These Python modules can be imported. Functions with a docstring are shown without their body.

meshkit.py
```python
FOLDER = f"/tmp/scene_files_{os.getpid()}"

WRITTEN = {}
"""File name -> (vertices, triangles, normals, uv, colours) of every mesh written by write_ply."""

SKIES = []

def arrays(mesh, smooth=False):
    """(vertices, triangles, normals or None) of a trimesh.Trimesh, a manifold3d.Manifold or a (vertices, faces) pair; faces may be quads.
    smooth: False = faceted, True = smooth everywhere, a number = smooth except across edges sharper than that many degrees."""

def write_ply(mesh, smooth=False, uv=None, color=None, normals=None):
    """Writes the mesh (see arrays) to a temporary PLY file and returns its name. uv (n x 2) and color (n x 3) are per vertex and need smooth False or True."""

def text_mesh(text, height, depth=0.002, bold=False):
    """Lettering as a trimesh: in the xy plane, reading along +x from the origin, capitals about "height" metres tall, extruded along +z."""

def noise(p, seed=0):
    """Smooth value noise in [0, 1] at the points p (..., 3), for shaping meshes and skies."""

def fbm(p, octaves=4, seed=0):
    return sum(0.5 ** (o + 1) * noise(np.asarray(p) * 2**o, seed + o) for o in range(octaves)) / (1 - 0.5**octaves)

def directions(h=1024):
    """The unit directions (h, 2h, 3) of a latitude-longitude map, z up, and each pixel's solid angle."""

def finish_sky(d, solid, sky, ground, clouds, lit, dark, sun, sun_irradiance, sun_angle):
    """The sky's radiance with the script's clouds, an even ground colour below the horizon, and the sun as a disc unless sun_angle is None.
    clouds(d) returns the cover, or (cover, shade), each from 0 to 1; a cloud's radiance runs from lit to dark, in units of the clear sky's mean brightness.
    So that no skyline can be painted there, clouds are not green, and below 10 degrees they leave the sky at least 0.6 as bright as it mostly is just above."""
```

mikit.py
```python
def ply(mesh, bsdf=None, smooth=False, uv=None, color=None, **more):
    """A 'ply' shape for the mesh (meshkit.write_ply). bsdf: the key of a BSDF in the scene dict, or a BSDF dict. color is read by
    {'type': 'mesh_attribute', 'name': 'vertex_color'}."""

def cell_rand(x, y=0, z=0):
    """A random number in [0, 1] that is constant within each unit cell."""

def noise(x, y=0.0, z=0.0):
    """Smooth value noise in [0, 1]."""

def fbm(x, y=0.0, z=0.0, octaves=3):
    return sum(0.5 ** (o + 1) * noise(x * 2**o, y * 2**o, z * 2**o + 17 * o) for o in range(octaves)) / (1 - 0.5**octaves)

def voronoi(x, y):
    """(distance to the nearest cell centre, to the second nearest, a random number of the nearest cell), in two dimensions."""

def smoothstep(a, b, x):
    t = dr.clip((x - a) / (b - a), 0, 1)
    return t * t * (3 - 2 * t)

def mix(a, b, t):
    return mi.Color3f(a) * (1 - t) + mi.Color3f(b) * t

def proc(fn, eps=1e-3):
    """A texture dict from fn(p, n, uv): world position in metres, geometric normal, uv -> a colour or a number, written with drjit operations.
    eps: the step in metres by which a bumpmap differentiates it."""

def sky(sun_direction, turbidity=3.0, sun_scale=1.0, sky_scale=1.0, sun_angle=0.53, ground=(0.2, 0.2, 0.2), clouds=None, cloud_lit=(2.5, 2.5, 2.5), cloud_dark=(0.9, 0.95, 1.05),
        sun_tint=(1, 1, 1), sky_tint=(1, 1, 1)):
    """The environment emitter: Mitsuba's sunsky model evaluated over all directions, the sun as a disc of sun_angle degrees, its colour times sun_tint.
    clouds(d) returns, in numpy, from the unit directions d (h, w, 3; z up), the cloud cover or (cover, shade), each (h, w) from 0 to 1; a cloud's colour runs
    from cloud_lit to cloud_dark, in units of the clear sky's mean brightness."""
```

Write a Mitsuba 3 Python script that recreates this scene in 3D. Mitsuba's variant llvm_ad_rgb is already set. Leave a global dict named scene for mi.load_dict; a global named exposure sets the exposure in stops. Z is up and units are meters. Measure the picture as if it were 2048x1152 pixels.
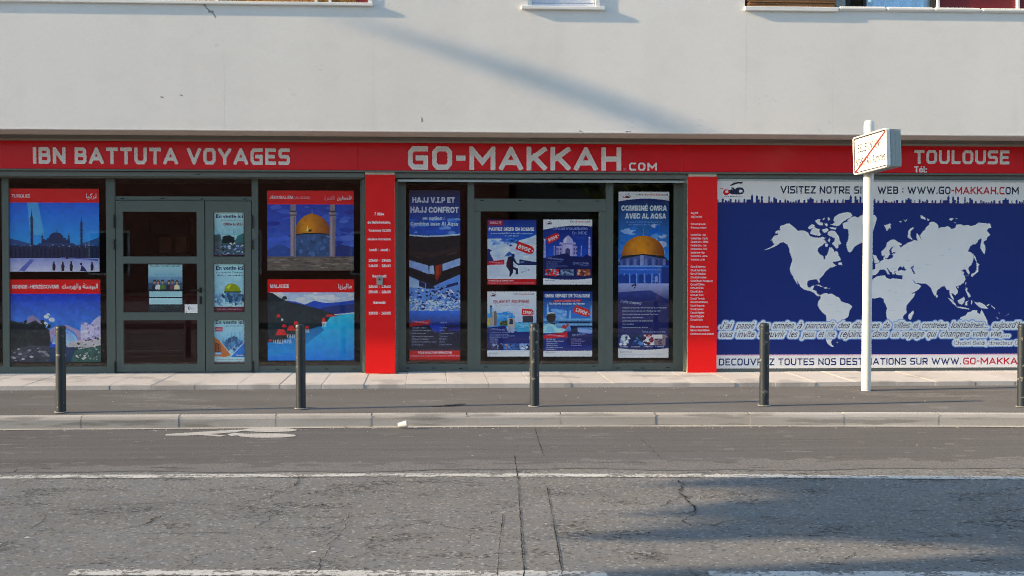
import math, random, glob
import numpy as np
import trimesh, shapely
from shapely.geometry import Polygon, LineString, MultiLineString, box as sbox, Point
from shapely.ops import unary_union
from shapely import affinity
from PIL import Image, ImageDraw, ImageFont
import mitsuba as mi
import drjit as dr
import mikit, meshkit
from mikit import noise, fbm, voronoi, cell_rand, smoothstep, mix

T = mi.ScalarTransform4f
rng = np.random.default_rng(7)
scene, labels = {}, {}

# ------------------------------------------------------------------ camera, sky, exposure
CAM = np.array([0.0, -17.96, 1.83])          # eye of a person on the opposite pavement
YAW, PITCH, ROLL, F = math.radians(3.6), math.radians(1.5), 0.0012, 2700.0
FW = np.array([math.sin(YAW) * math.cos(PITCH), math.cos(YAW) * math.cos(PITCH), -math.sin(PITCH)])
_r = np.cross(FW, [0, 0, 1]); _r /= np.linalg.norm(_r); _u = np.cross(_r, FW)
RT, UP = _r * math.cos(ROLL) + _u * math.sin(ROLL), _u * math.cos(ROLL) - _r * math.sin(ROLL)
scene['camera'] = {'type': 'perspective', 'fov': math.degrees(2 * math.atan(1024 / F)), 'fov_axis': 'x', 'near_clip': 0.05, 'far_clip': 2000.0,
                   'to_world': T().look_at(origin=CAM.tolist(), target=(CAM + FW).tolist(), up=UP.tolist())}
SUN = np.array([-2.85, -0.35, 1.0])          # read off the bollards' shadows
scene['sky'] = mikit.sky(SUN.tolist(), turbidity=3.0, sun_scale=1.0, sky_scale=1.65, sun_tint=(0.95, 0.98, 1.09), sky_tint=(1.0, 1.0, 1.0), ground=(0.2, 0.19, 0.18))
exposure = 2.62


def ray(px, py):
    return FW + RT * (px - 1024) / F - UP * (py - 576) / F


def aty(px, py, Y):
    """the point of the upright plane y = Y seen at this place of the photograph (2048 wide)"""
    d = ray(px, py)
    return CAM + d * (Y - CAM[1]) / d[1]


def atz(px, py, Z=0.0):
    d = ray(px, py)
    return CAM + d * (Z - CAM[2]) / d[2]


# ------------------------------------------------------------------ materials
def lin(c):
    if isinstance(c, str):
        c = [int(c[i:i + 2], 16) for i in (1, 3, 5)]
    c = np.asarray(c, float) / 255
    return np.where(c <= 0.04045, c / 12.92, ((c + 0.055) / 1.055) ** 2.4)


def cl(c):
    return tuple(float(x) for x in lin(c))


def rgb(c):
    return {'type': 'rgb', 'value': [float(x) for x in c]}


def tex(c):
    return c if isinstance(c, dict) else rgb(c)


def mat(name, color, rough=0.6, spec=0.5, metallic=0.0, bump=None, bump_scale=1.0):
    b = {'type': 'principled', 'base_color': tex(color), 'roughness': rough if isinstance(rough, dict) else float(rough), 'specular': float(spec), 'metallic': float(metallic)}
    if bump:
        b = {'type': 'bumpmap', 'arbitrary': bump, 'scale': bump_scale, 'b': b}
    scene[name] = {'type': 'twosided', 'b': b}
    return name


def grain(p, s):
    return noise(p.x * s, p.y * s, p.z * s)


def plaster_f(p, n, uv):
    big = fbm(p.x * 0.35, p.y * 0.3, p.z * 0.5 + 3, 3)
    fine = grain(p, 60.0)
    streak = noise(p.x * 3.1, 1.0, p.z * 0.25)
    v = 0.93 + 0.09 * (big - 0.5) + 0.05 * (fine - 0.5) + 0.035 * (streak - 0.5)
    v = v * dr.select((noise(p.x * 2.3, 7.0, p.z * 2.9) > 0.90) & (noise(p.x * 23, 5.0, p.z * 29) > 0.80), 0.93, 1.0)   # little stains
    drip = smoothstep(0.60, 0.78, noise(p.x * 9.0, 2.0, p.z * 0.4)) * smoothstep(0.45, 0.7, fbm(p.x * 1.3, 4.0, p.z * 1.1, 3))
    v = v * (1 - 0.03 * drip * (0.6 + 0.4 * fine)) * (1 - 0.018 * smoothstep(0.55, 0.7, fbm(p.x * 5, 3.0, p.z * 5, 4)))
    return mix(cl('#e6e2dd'), cl('#e6e4e2'), big) * v


def asphalt_old_f(p, n, uv):
    d1, d2, r = voronoi(p.x * 70, p.y * 70)
    e1, e2, q = voronoi(p.x * 31 + 9, p.y * 31)
    big = fbm(p.x * 0.5, p.y * 1.3, 2.0, 3)
    v = 0.19 + 0.05 * (big - 0.5) + 0.09 * (r - 0.5) * smoothstep(0.75, 0.2, d1)
    v = v + dr.select(q > 0.86, 0.12 * smoothstep(0.45, 0.25, e1), 0.0) - dr.select(q < 0.14, 0.075 * smoothstep(0.5, 0.3, e1), 0.0)
    v = v - 0.08 * smoothstep(0.58, 0.72, fbm(p.x * 3.0, p.y * 5.0, 5.0, 3)) * smoothstep(0.45, 0.6, grain(p, 40.0))
    return mix((0.98, 1.0, 1.03), (1.04, 1.0, 0.95), noise(p.x * 9, p.y * 9, 4.0)) * dr.maximum(v, 0.035)


def asphalt_new_f(p, n, uv):
    d1, d2, r = voronoi(p.x * 85, p.y * 85)
    big = fbm(p.x * 0.45, p.y * 2.2, 8.0, 3)
    v = 0.108 + 0.025 * (big - 0.5) + 0.045 * (r - 0.5) * smoothstep(0.7, 0.25, d1) + 0.02 * (noise(p.x * 0.8, p.y * 14, 1.0) - 0.5)
    bare = smoothstep(0.60, 0.66, fbm(p.x * 5, p.y * 9, 6.0, 4) + 0.55 * smoothstep(-5.95, -6.65, p.y) - 0.12)     # top course worn through along its edge
    v = v * (1 - bare) + (0.145 + 0.08 * (r - 0.5)) * bare
    return mix((1.05, 0.99, 0.97), (1.0, 1.0, 1.03), big) * dr.maximum(v, 0.03)


def asphalt_walk_f(p, n, uv):
    d1, d2, r = voronoi(p.x * 90, p.y * 90)
    big = fbm(p.x * 0.7, p.y * 2.5, 3.0, 4)
    v = 0.125 + 0.045 * (big - 0.5) + 0.035 * (r - 0.5) * smoothstep(0.7, 0.25, d1)
    v = v + 0.06 * smoothstep(0.62, 0.75, fbm(p.x * 1.6, p.y * 4, 1.0, 3)) * noise(p.x * 30, p.y * 30, 2.0)      # pale dusty scuffs
    return mix((1.06, 0.99, 0.95), (1.0, 1.0, 1.0), big) * v


def concrete_f(p, n, uv):
    big = fbm(p.x * 0.9, p.y * 2.0, p.z * 5.0, 3)
    dirt = fbm(p.x * 1.7 + 5, p.y * 4.0, p.z * 16.0, 4)
    v = 0.40 + 0.09 * (big - 0.5) + 0.07 * (grain(p, 110.0) - 0.5)
    v = v * (1 - 0.42 * smoothstep(0.52, 0.68, dirt) * (0.6 + 0.4 * grain(p, 70.0)))
    return mix(cl('#fff6ea'), cl('#ffffff'), big) * v


def slab_f(p, n, uv):
    k = cell_rand((p.x + 0.05) * 2.0, 3.0)
    v = 0.50 + 0.04 * (k - 0.5) + 0.05 * (fbm(p.x * 3, p.y * 3, p.z * 3, 3) - 0.5) + 0.05 * (grain(p, 120.0) - 0.5)
    v = v * (1 - 0.25 * smoothstep(0.6, 0.75, fbm(p.x * 2.2, p.y * 2.2, 9.0, 4)))
    return mix(cl('#fff9f3'), cl('#fffaf6'), k) * v


def paint_f(p, n, uv):
    w = fbm(p.x * 7, p.y * 16, 2.0, 4) * 0.6 + 0.4 * noise(p.x * 60, p.y * 60, 1.0)
    c = 0.47 + 0.08 * (noise(p.x * 3, p.y * 8, 3.0) - 0.5)
    return mix((0.17, 0.165, 0.16), mi.Color3f(c, c, c * 0.97), smoothstep(0.40, 0.52, w))


def symbol_f(p, n, uv):
    c = 0.40 + 0.10 * (fbm(p.x * 5, p.y * 12, 2.0, 3) - 0.5) + 0.06 * (noise(p.x * 70, p.y * 70, 3.0) - 0.5)
    return mi.Color3f(c, c * 0.985, c * 0.95)


def bollard_f(p, n, uv):
    s = noise(p.x * 40, p.y * 40, p.z * 9)
    chips = smoothstep(0.70, 0.76, fbm(p.x * 24, p.y * 24, p.z * 20, 3))
    return mix(cl('#252d34'), cl('#2e363d'), s) * (1 - chips) + mi.Color3f(0.22, 0.22, 0.2) * chips


def red_f(p, n, uv):
    v = 0.97 + 0.06 * (fbm(p.x * 1.5, p.y, p.z * 1.5, 3) - 0.5)
    return mi.Color3f(*cl('#ec1420')) * v


def brick_f(p, n, uv):
    row = dr.floor(p.z * 13.0)
    u = p.x * 4.4 + 0.5 * (row - 2 * dr.floor(row * 0.5))
    fu, fv = u - dr.floor(u), p.z * 13.0 - row
    m = dr.select((fu < 0.04) | (fv < 0.14), 1.0, 0.0)
    return mix(mix(cl('#8d4a36'), cl('#a8604a'), cell_rand(u, row)), cl('#a59a8c'), m)


def wood_f(p, n, uv):
    g = fbm(p.x * 3, p.y * 30, p.z * 60, 3)
    return mix(cl('#6e4a30'), cl('#a27c58'), g)


def reed_f(p, n, uv):
    g = noise(p.x * 55, 1.0, p.z * 2.0)
    return mix(cl('#8a5a2c'), cl('#c08848'), g)


def alu_f(p, n, uv):
    return mi.Color3f(*cl('#5a645f')) * (0.94 + 0.12 * fbm(p.x * 2, p.y * 2, p.z * 1.5, 3))


def rough_old(p, n, uv):
    d1, d2, r = voronoi(p.x * 70, p.y * 70)
    return (smoothstep(0.7, 0.1, d1) * (0.3 + r)) * 0.006


def rough_new(p, n, uv):
    return noise(p.x * 120, p.y * 120, 1.0) * 0.003


P = mikit.proc
mat('plaster', P(plaster_f), 0.9, 0.2)
mat('asphalt_old', P(asphalt_old_f), 0.92, 0.25, bump=P(rough_old, 2e-3))
mat('asphalt_new', P(asphalt_new_f), 0.92, 0.25, bump=P(rough_new, 2e-3))
mat('asphalt_walk', P(asphalt_walk_f), 0.92, 0.25, bump=P(rough_new, 2e-3))
mat('concrete', P(concrete_f), 0.9, 0.25)
mat('slab', P(slab_f), 0.8, 0.3)
mat('road_paint', P(paint_f), 0.8, 0.3)
mat('symbol_paint', P(symbol_f), 0.8, 0.3)
mat('bollard_paint', P(bollard_f), 0.45, 0.5)
mat('red_gloss', P(red_f), 0.22, 0.5)
mat('red_satin', P(red_f), 0.45, 0.4)
mat('brick', P(brick_f), 0.9, 0.2)
mat('wood', P(wood_f), 0.75, 0.3)
mat('reed', P(reed_f), 0.8, 0.3)
mat('alu', P(alu_f), 0.45, 0.5)
mat('alu_pale', lin('#9aa3a0'), 0.4, 0.5)
mat('alu_bright', lin('#b9c6c8'), 0.3, 0.5, metallic=0.3)
mat('shutter_grey', lin('#6f7674'), 0.5, 0.5)
mat('plaster_joint', lin('#cfccc6'), 0.9, 0.2)
mat('white_paint', lin('#e6e4de'), 0.4, 0.5)
mat('cream_paint', lin('#e4dccb'), 0.7, 0.3)
mat('letter_white', lin('#f3f3f5'), 0.4, 0.5)
mat('letter_pink', lin('#e05a7a'), 0.4, 0.5)
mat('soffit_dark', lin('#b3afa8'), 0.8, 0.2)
mat('black', lin('#1b1c1d'), 0.5, 0.4)
mat('crack_dark', (0.028, 0.027, 0.026), 1.0, 0.0)
mat('mortar', lin('#b2aea8'), 0.95, 0.1)
mat('room_wall', lin('#5a4034'), 0.9, 0.2)
mat('room_box', lin('#a8785c'), 0.7, 0.3)
mat('render_grey', lin('#77756c'), 0.9, 0.2)
mat('wall_crack', lin('#8d8b86'), 0.9, 0.1)
mat('stain', (0.05, 0.047, 0.044), 0.7, 0.3)
mat('mirrored_sky_blue', lin('#7fb4dc'), 0.8, 0.2)  # sky reflection of the upper pane, put into a colour
mat('room_red', lin('#6a1a1a'), 0.6, 0.4)
mat('room_floor', lin('#4b3a32'), 0.6, 0.4)
mat('room_dark', lin('#8c857a'), 0.8, 0.3)
mat('dark_red_panel', lin('#6d1318'), 0.5, 0.5)
mat('shutter_blue', lin('#b9c3d6'), 0.5, 0.4)
mat('grey_box', lin('#8e8f8d'), 0.5, 0.5)
mat('leaf_litter', lin('#9a6a3a'), 0.8, 0.2)
mat('pebble', lin('#cfc8bb'), 0.8, 0.2)
mat('bark', lin('#5a4a3a'), 0.9, 0.2)
mat('green_cap', lin('#2f7a3a'), 0.4, 0.5)
mat('print', {'type': 'mesh_attribute', 'name': 'vertex_color'}, 0.38, 0.4)
mat('banner_print', {'type': 'mesh_attribute', 'name': 'vertex_color'}, 0.5, 0.4)
scene['glass'] = {'type': 'thindielectric', 'int_ior': 1.5}
scene['leaf'] = {'type': 'twosided', 'b': {'type': 'diffuse', 'reflectance': rgb((0.055, 0.085, 0.028))}}


# ------------------------------------------------------------------ mesh helpers
def B(x0, x1, y0, y1, z0, z1):
    m = trimesh.creation.box((abs(x1 - x0), abs(y1 - y0), abs(z1 - z0)))
    m.apply_translation(((x0 + x1) / 2, (y0 + y1) / 2, (z0 + z1) / 2))
    return m


def cb(x0, x1, y0, y1, z0, z1, c=0.006):
    """a box with chamfered edges"""
    e = []
    for dx, dy, dz in ((c, c, 0), (c, 0, c), (0, c, c)):
        e.append(B(x0 + dx, x1 - dx, y0 + dy, y1 - dy, z0 + dz, z1 - dz).vertices)
    return trimesh.convex.convex_hull(np.vstack(e))


def cat(*ms):
    return trimesh.util.concatenate([m for m in ms if m is not None])


def lathe(profile, n=24, at=(0, 0, 0)):
    m = trimesh.creation.revolve(np.array(profile, float), sections=n)
    m.apply_translation(at)
    return m


def tube(pts, r, n=10):
    pts = np.asarray(pts, float)
    rs = np.full(len(pts), r) if np.isscalar(r) else np.asarray(r, float)
    out = []
    for a, b, ra, rb in zip(pts[:-1], pts[1:], rs[:-1], rs[1:]):
        d = b - a
        L = np.linalg.norm(d)
        m = trimesh.creation.revolve([[0, 0], [ra, 0], [rb, L], [0, L]], sections=n)
        m.apply_transform(trimesh.geometry.align_vectors([0, 0, 1], d / L))
        m.apply_translation(a)
        out.append(m)
    return cat(*out)


used = {}


def key(name):
    k = used.get(name, -1) + 1
    used[name] = k
    return name if k == 0 else f'{name}_{k:03d}'


def add(name, mesh, material, smooth=False, parent=None, label=None, cat_=None, group=None, kind=None, color=None):
    k = key((parent + '__' if parent else '') + name)
    scene[k] = mikit.ply(mesh, material, smooth, color=color)
    tag(k, label, cat_, group, kind)
    return k


def tag(k, label=None, cat_=None, group=None, kind=None):
    d = {a: b for a, b in (('label', label), ('category', cat_), ('group', group), ('kind', kind)) if b}
    if d:
        labels[k] = d
    return k


def thing(name, label, cat_, group=None):
    k = key(name)
    return tag(k, label, cat_, group)


def tri2(geom, tol=0.0):
    """(points, triangles) of a shapely geometry"""
    vs, fs, at = [], [], 0
    for g in getattr(geom, 'geoms', [geom]):
        if g.is_empty or g.geom_type not in ('Polygon', 'MultiPolygon') or g.area < 1e-9:
            continue
        if g.geom_type == 'MultiPolygon':
            v, f = tri2(g)
        else:
            try:
                v, f = trimesh.creation.triangulate_polygon(g, engine='earcut')
            except Exception:
                continue
        if len(f):
            v, f = np.asarray(v, float)[:, :2], np.asarray(f, int)
            vs.append(v); fs.append(f + at); at += len(v)
    return (np.vstack(vs), np.vstack(fs)) if vs else (np.zeros((0, 2)), np.zeros((0, 3), int))


def sheet(geom, z=0.0, fz=None):
    """a flat sheet lying on the ground, facing up"""
    v, f = tri2(geom)
    d1, d2 = v[f[:, 1]] - v[f[:, 0]], v[f[:, 2]] - v[f[:, 0]]
    a = d1[:, 0] * d2[:, 1] - d1[:, 1] * d2[:, 0]
    f[a < 0] = f[a < 0][:, ::-1]
    zz = np.full(len(v), z) if fz is None else fz(v[:, 0], v[:, 1]) + z
    return trimesh.Trimesh(np.column_stack([v, zz]), f, process=False)


# ------------------------------------------------------------------ lettering
FONTS = glob.glob('/opt/blender-*/*/datafiles/fonts/Inter.woff2')[0]
ARABIC = (glob.glob(FONTS.replace('Inter.woff2', 'NotoSansArabic*')) + [FONTS])[0]
_font, _glyph = {}, {}


def font(kind, weight, S):
    k = (kind, weight, S)
    if k not in _font:
        f = ImageFont.truetype(FONTS if kind == 'inter' else ARABIC, S)
        try:
            f.set_variation_by_axes([32, weight] if kind == 'inter' else [weight, 90])
        except Exception:
            pass
        _font[k] = f
    return _font[k]


def glyph(ch, kind, weight, S):
    k = (ch, kind, weight, S)
    if k not in _glyph:
        f = font(kind, weight, S)
        x0, y0, x1, y1 = f.getbbox(ch, anchor='ls')
        geom = Polygon()
        if x1 > x0 and y1 > y0:
            im = Image.new('L', (x1 - x0 + 8, y1 - y0 + 8))
            ImageDraw.Draw(im).text((4 - x0, 4 - y0), ch, 255, f, anchor='ls')
            on = np.pad(np.asarray(im) > 127, ((0, 0), (1, 1))).astype(np.int8)
            rows, starts = np.nonzero(np.diff(on, axis=1) == 1)
            ends = np.nonzero(np.diff(on, axis=1) == -1)[1]
            if len(rows):
                geom = shapely.union_all(shapely.box(starts, -rows - 1, ends, -rows)).buffer(0.6).buffer(-0.6).simplify(0.7)
                geom = affinity.translate(geom, x0 - 4, 4 - y0)
        _glyph[k] = (geom, f.getlength(ch))
    return _glyph[k]


def words(s, weight=600, kind='inter', S=48):
    """lettering as a shapely geometry, capitals one unit tall, from the origin to the right"""
    x, out = 0.0, []
    for ch in s:
        g, w = glyph(ch, kind, weight, S)
        if not g.is_empty:
            out.append(affinity.translate(g, x, 0))
        x += w
    return affinity.scale(unary_union(out), 1 / (0.727 * S), 1 / (0.727 * S), origin=(0, 0))


_c = 0.2
STROKES = {  # width, centre lines in a unit box: the square lettering of the sign
    'A': (1.0, [[(0, 0), (.5, 1), (1, 0)], [(.22, .28), (.78, .28)]]), 'B': (.8, [[(0, 0), (0, 1), (.8, 1), (.95, .88), (.95, .62), (.8, .53), (0, .53)], [(.8, .53), (1, .42), (1, .12), (.85, 0), (0, 0)]]),
    'C': (.8, [[(1, 1), (_c, 1), (0, 1 - _c), (0, _c), (_c, 0), (1, 0)]]), 'D': (.85, [[(0, 0), (0, 1), (1 - _c, 1), (1, 1 - _c), (1, _c), (1 - _c, 0), (0, 0), (0, .3)]]),
    'E': (.75, [[(1, 1), (0, 1), (0, 0), (1, 0)], [(0, .5), (.85, .5)]]), 'G': (.85, [[(1, 1), (_c, 1), (0, 1 - _c), (0, _c), (_c, 0), (1, 0), (1, .5), (.5, .5)]]),
    'F': (.72, [[(1, 1), (0, 1), (0, 0)], [(0, .5), (.8, .5)]]), 'H': (.85, [[(0, 0), (0, 1)], [(1, 0), (1, 1)], [(0, .5), (1, .5)]]), 'I': (.17, [[(.5, 0), (.5, 1)]]), 'K': (.85, [[(0, 0), (0, 1)], [(1, 1), (.12, .46)], [(.32, .6), (1, 0)]]),
    'L': (.7, [[(0, 1), (0, 0), (1, 0)]]), 'M': (1.1, [[(0, 0), (0, 1), (.5, .3), (1, 1), (1, 0)]]), 'N': (.85, [[(0, 0), (0, 1), (1, 0), (1, 1)]]),
    'O': (.85, [[(.5, 0), (1 - _c, 0), (1, _c), (1, 1 - _c), (1 - _c, 1), (_c, 1), (0, 1 - _c), (0, _c), (_c, 0), (.5, 0), (.6, 0)]]),
    'R': (.82, [[(0, 0), (0, 1), (.85, 1), (1, .88), (1, .55), (.85, .44), (0, .44)], [(.45, .44), (1, 0)]]),
    'S': (.8, [[(1, 1), (.14, 1), (0, .9), (0, .62), (.14, .5), (.86, .5), (1, .38), (1, .1), (.86, 0), (0, 0)]]), 'T': (.8, [[(0, 1), (1, 1)], [(.5, 1), (.5, 0)]]),
    'U': (.85, [[(0, 1), (0, _c), (_c, 0), (1 - _c, 0), (1, _c), (1, 1)]]), 'V': (.95, [[(0, 1), (.5, 0), (1, 1)]]), 'W': (1.35, [[(0, 1), (.27, 0), (.5, .85), (.73, 0), (1, 1)]]),
    'Y': (.9, [[(0, 1), (.5, .42), (1, 1)], [(.5, .42), (.5, 0)]]), 'Z': (.78, [[(0, 1), (1, 1), (0, 0), (1, 0)]]),
    '.': (.17, [[(.5, 0), (.5, .02)]]), '-': (.4, [[(0, .5), (1, .5)]]), ':': (.17, [[(.5, .2), (.5, .22)], [(.5, .72), (.5, .74)]]), ' ': (.3, []),
}


def square_letters(s, t=0.17, gap=0.16, soft=0.0, wide=1.0):
    """[(letter, geometry)] of square lettering, capitals one unit tall"""
    x, out = 0.0, []
    for ch in s:
        w, lines = STROKES[ch]
        w = max(w * wide, t)
        parts = []
        for l in lines:
            q = [(x + t / 2 + a * (w - t), t / 2 + b * (1 - t)) for a, b in l]
            diag = ch in 'AKMNRVWYZX'
            parts.append(LineString(q).buffer(t / 2, cap_style='square', join_style='mitre', mitre_limit=3 if not diag else 1.6))
        if parts:
            g = unary_union(parts).intersection(sbox(x - .5, 0, x + w + .5, 1))
            if soft:
                g = g.buffer(-soft).buffer(2 * soft).buffer(-soft)
            out.append((ch, g))
        x += w + gap
    return out


def cells(geom, c):
    """(points, triangles) of a geometry cut along a grid of squares c wide, so that no triangle is long and thin"""
    a, b, e, d = geom.bounds
    i, j = np.arange(math.floor(a / c), math.ceil(e / c)), np.arange(math.floor(b / c), math.ceil(d / c))
    X_, Y_ = [q.ravel() for q in np.meshgrid(i * c, j * c)]
    boxes = shapely.box(X_, Y_, X_ + c, Y_ + c)
    shapely.prepare(geom)
    full = shapely.contains(geom, boxes)
    cut = ~full & shapely.intersects(geom, boxes)
    n = int(full.sum())
    v = [np.stack([np.stack([X_[full], Y_[full]], 1), np.stack([X_[full] + c, Y_[full]], 1), np.stack([X_[full] + c, Y_[full] + c], 1), np.stack([X_[full], Y_[full] + c], 1)], 1).reshape(-1, 2)]
    k = np.arange(n)[:, None] * 4
    f = [np.vstack([k + [0, 1, 2], k + [0, 2, 3]])]
    at = 4 * n
    for g in shapely.intersection(geom, boxes[cut]):
        for q in getattr(g, 'geoms', [g]):
            if q.geom_type != 'Polygon' or q.area < 1e-5:
                continue
            p = np.array(q.exterior.coords)[:-1]
            if len(p) == 3 and not q.interiors:
                w, t = p, np.array([[0, 1, 2]])
            elif len(p) == 4 and not q.interiors and q.convex_hull.area - q.area < 1e-9:
                w, t = p, np.array([[0, 1, 2], [0, 2, 3]])
            else:
                w, t = tri2(q)
            if len(t):
                v.append(w); f.append(t + at); at += len(w)
    return np.vstack(v), np.vstack(f).astype(int)


def fit(geom, x0, x1, y0=None, y1=None):
    a, b, c, d = geom.bounds
    sx = (x1 - x0) / (c - a)
    sy = sx if y0 is None else (y1 - y0) / (d - b)
    return affinity.affine_transform(geom, [sx, 0, 0, sy, x0 - a * sx, (y0 or 0) - b * sy])


def ink(c):
    c = lin(c)
    g = c @ np.array([.21, .72, .07])
    return np.clip(1.42 * np.maximum(g + (c - g) * 1.25, 0) ** 1.1, 0.003, 0.88)


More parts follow.
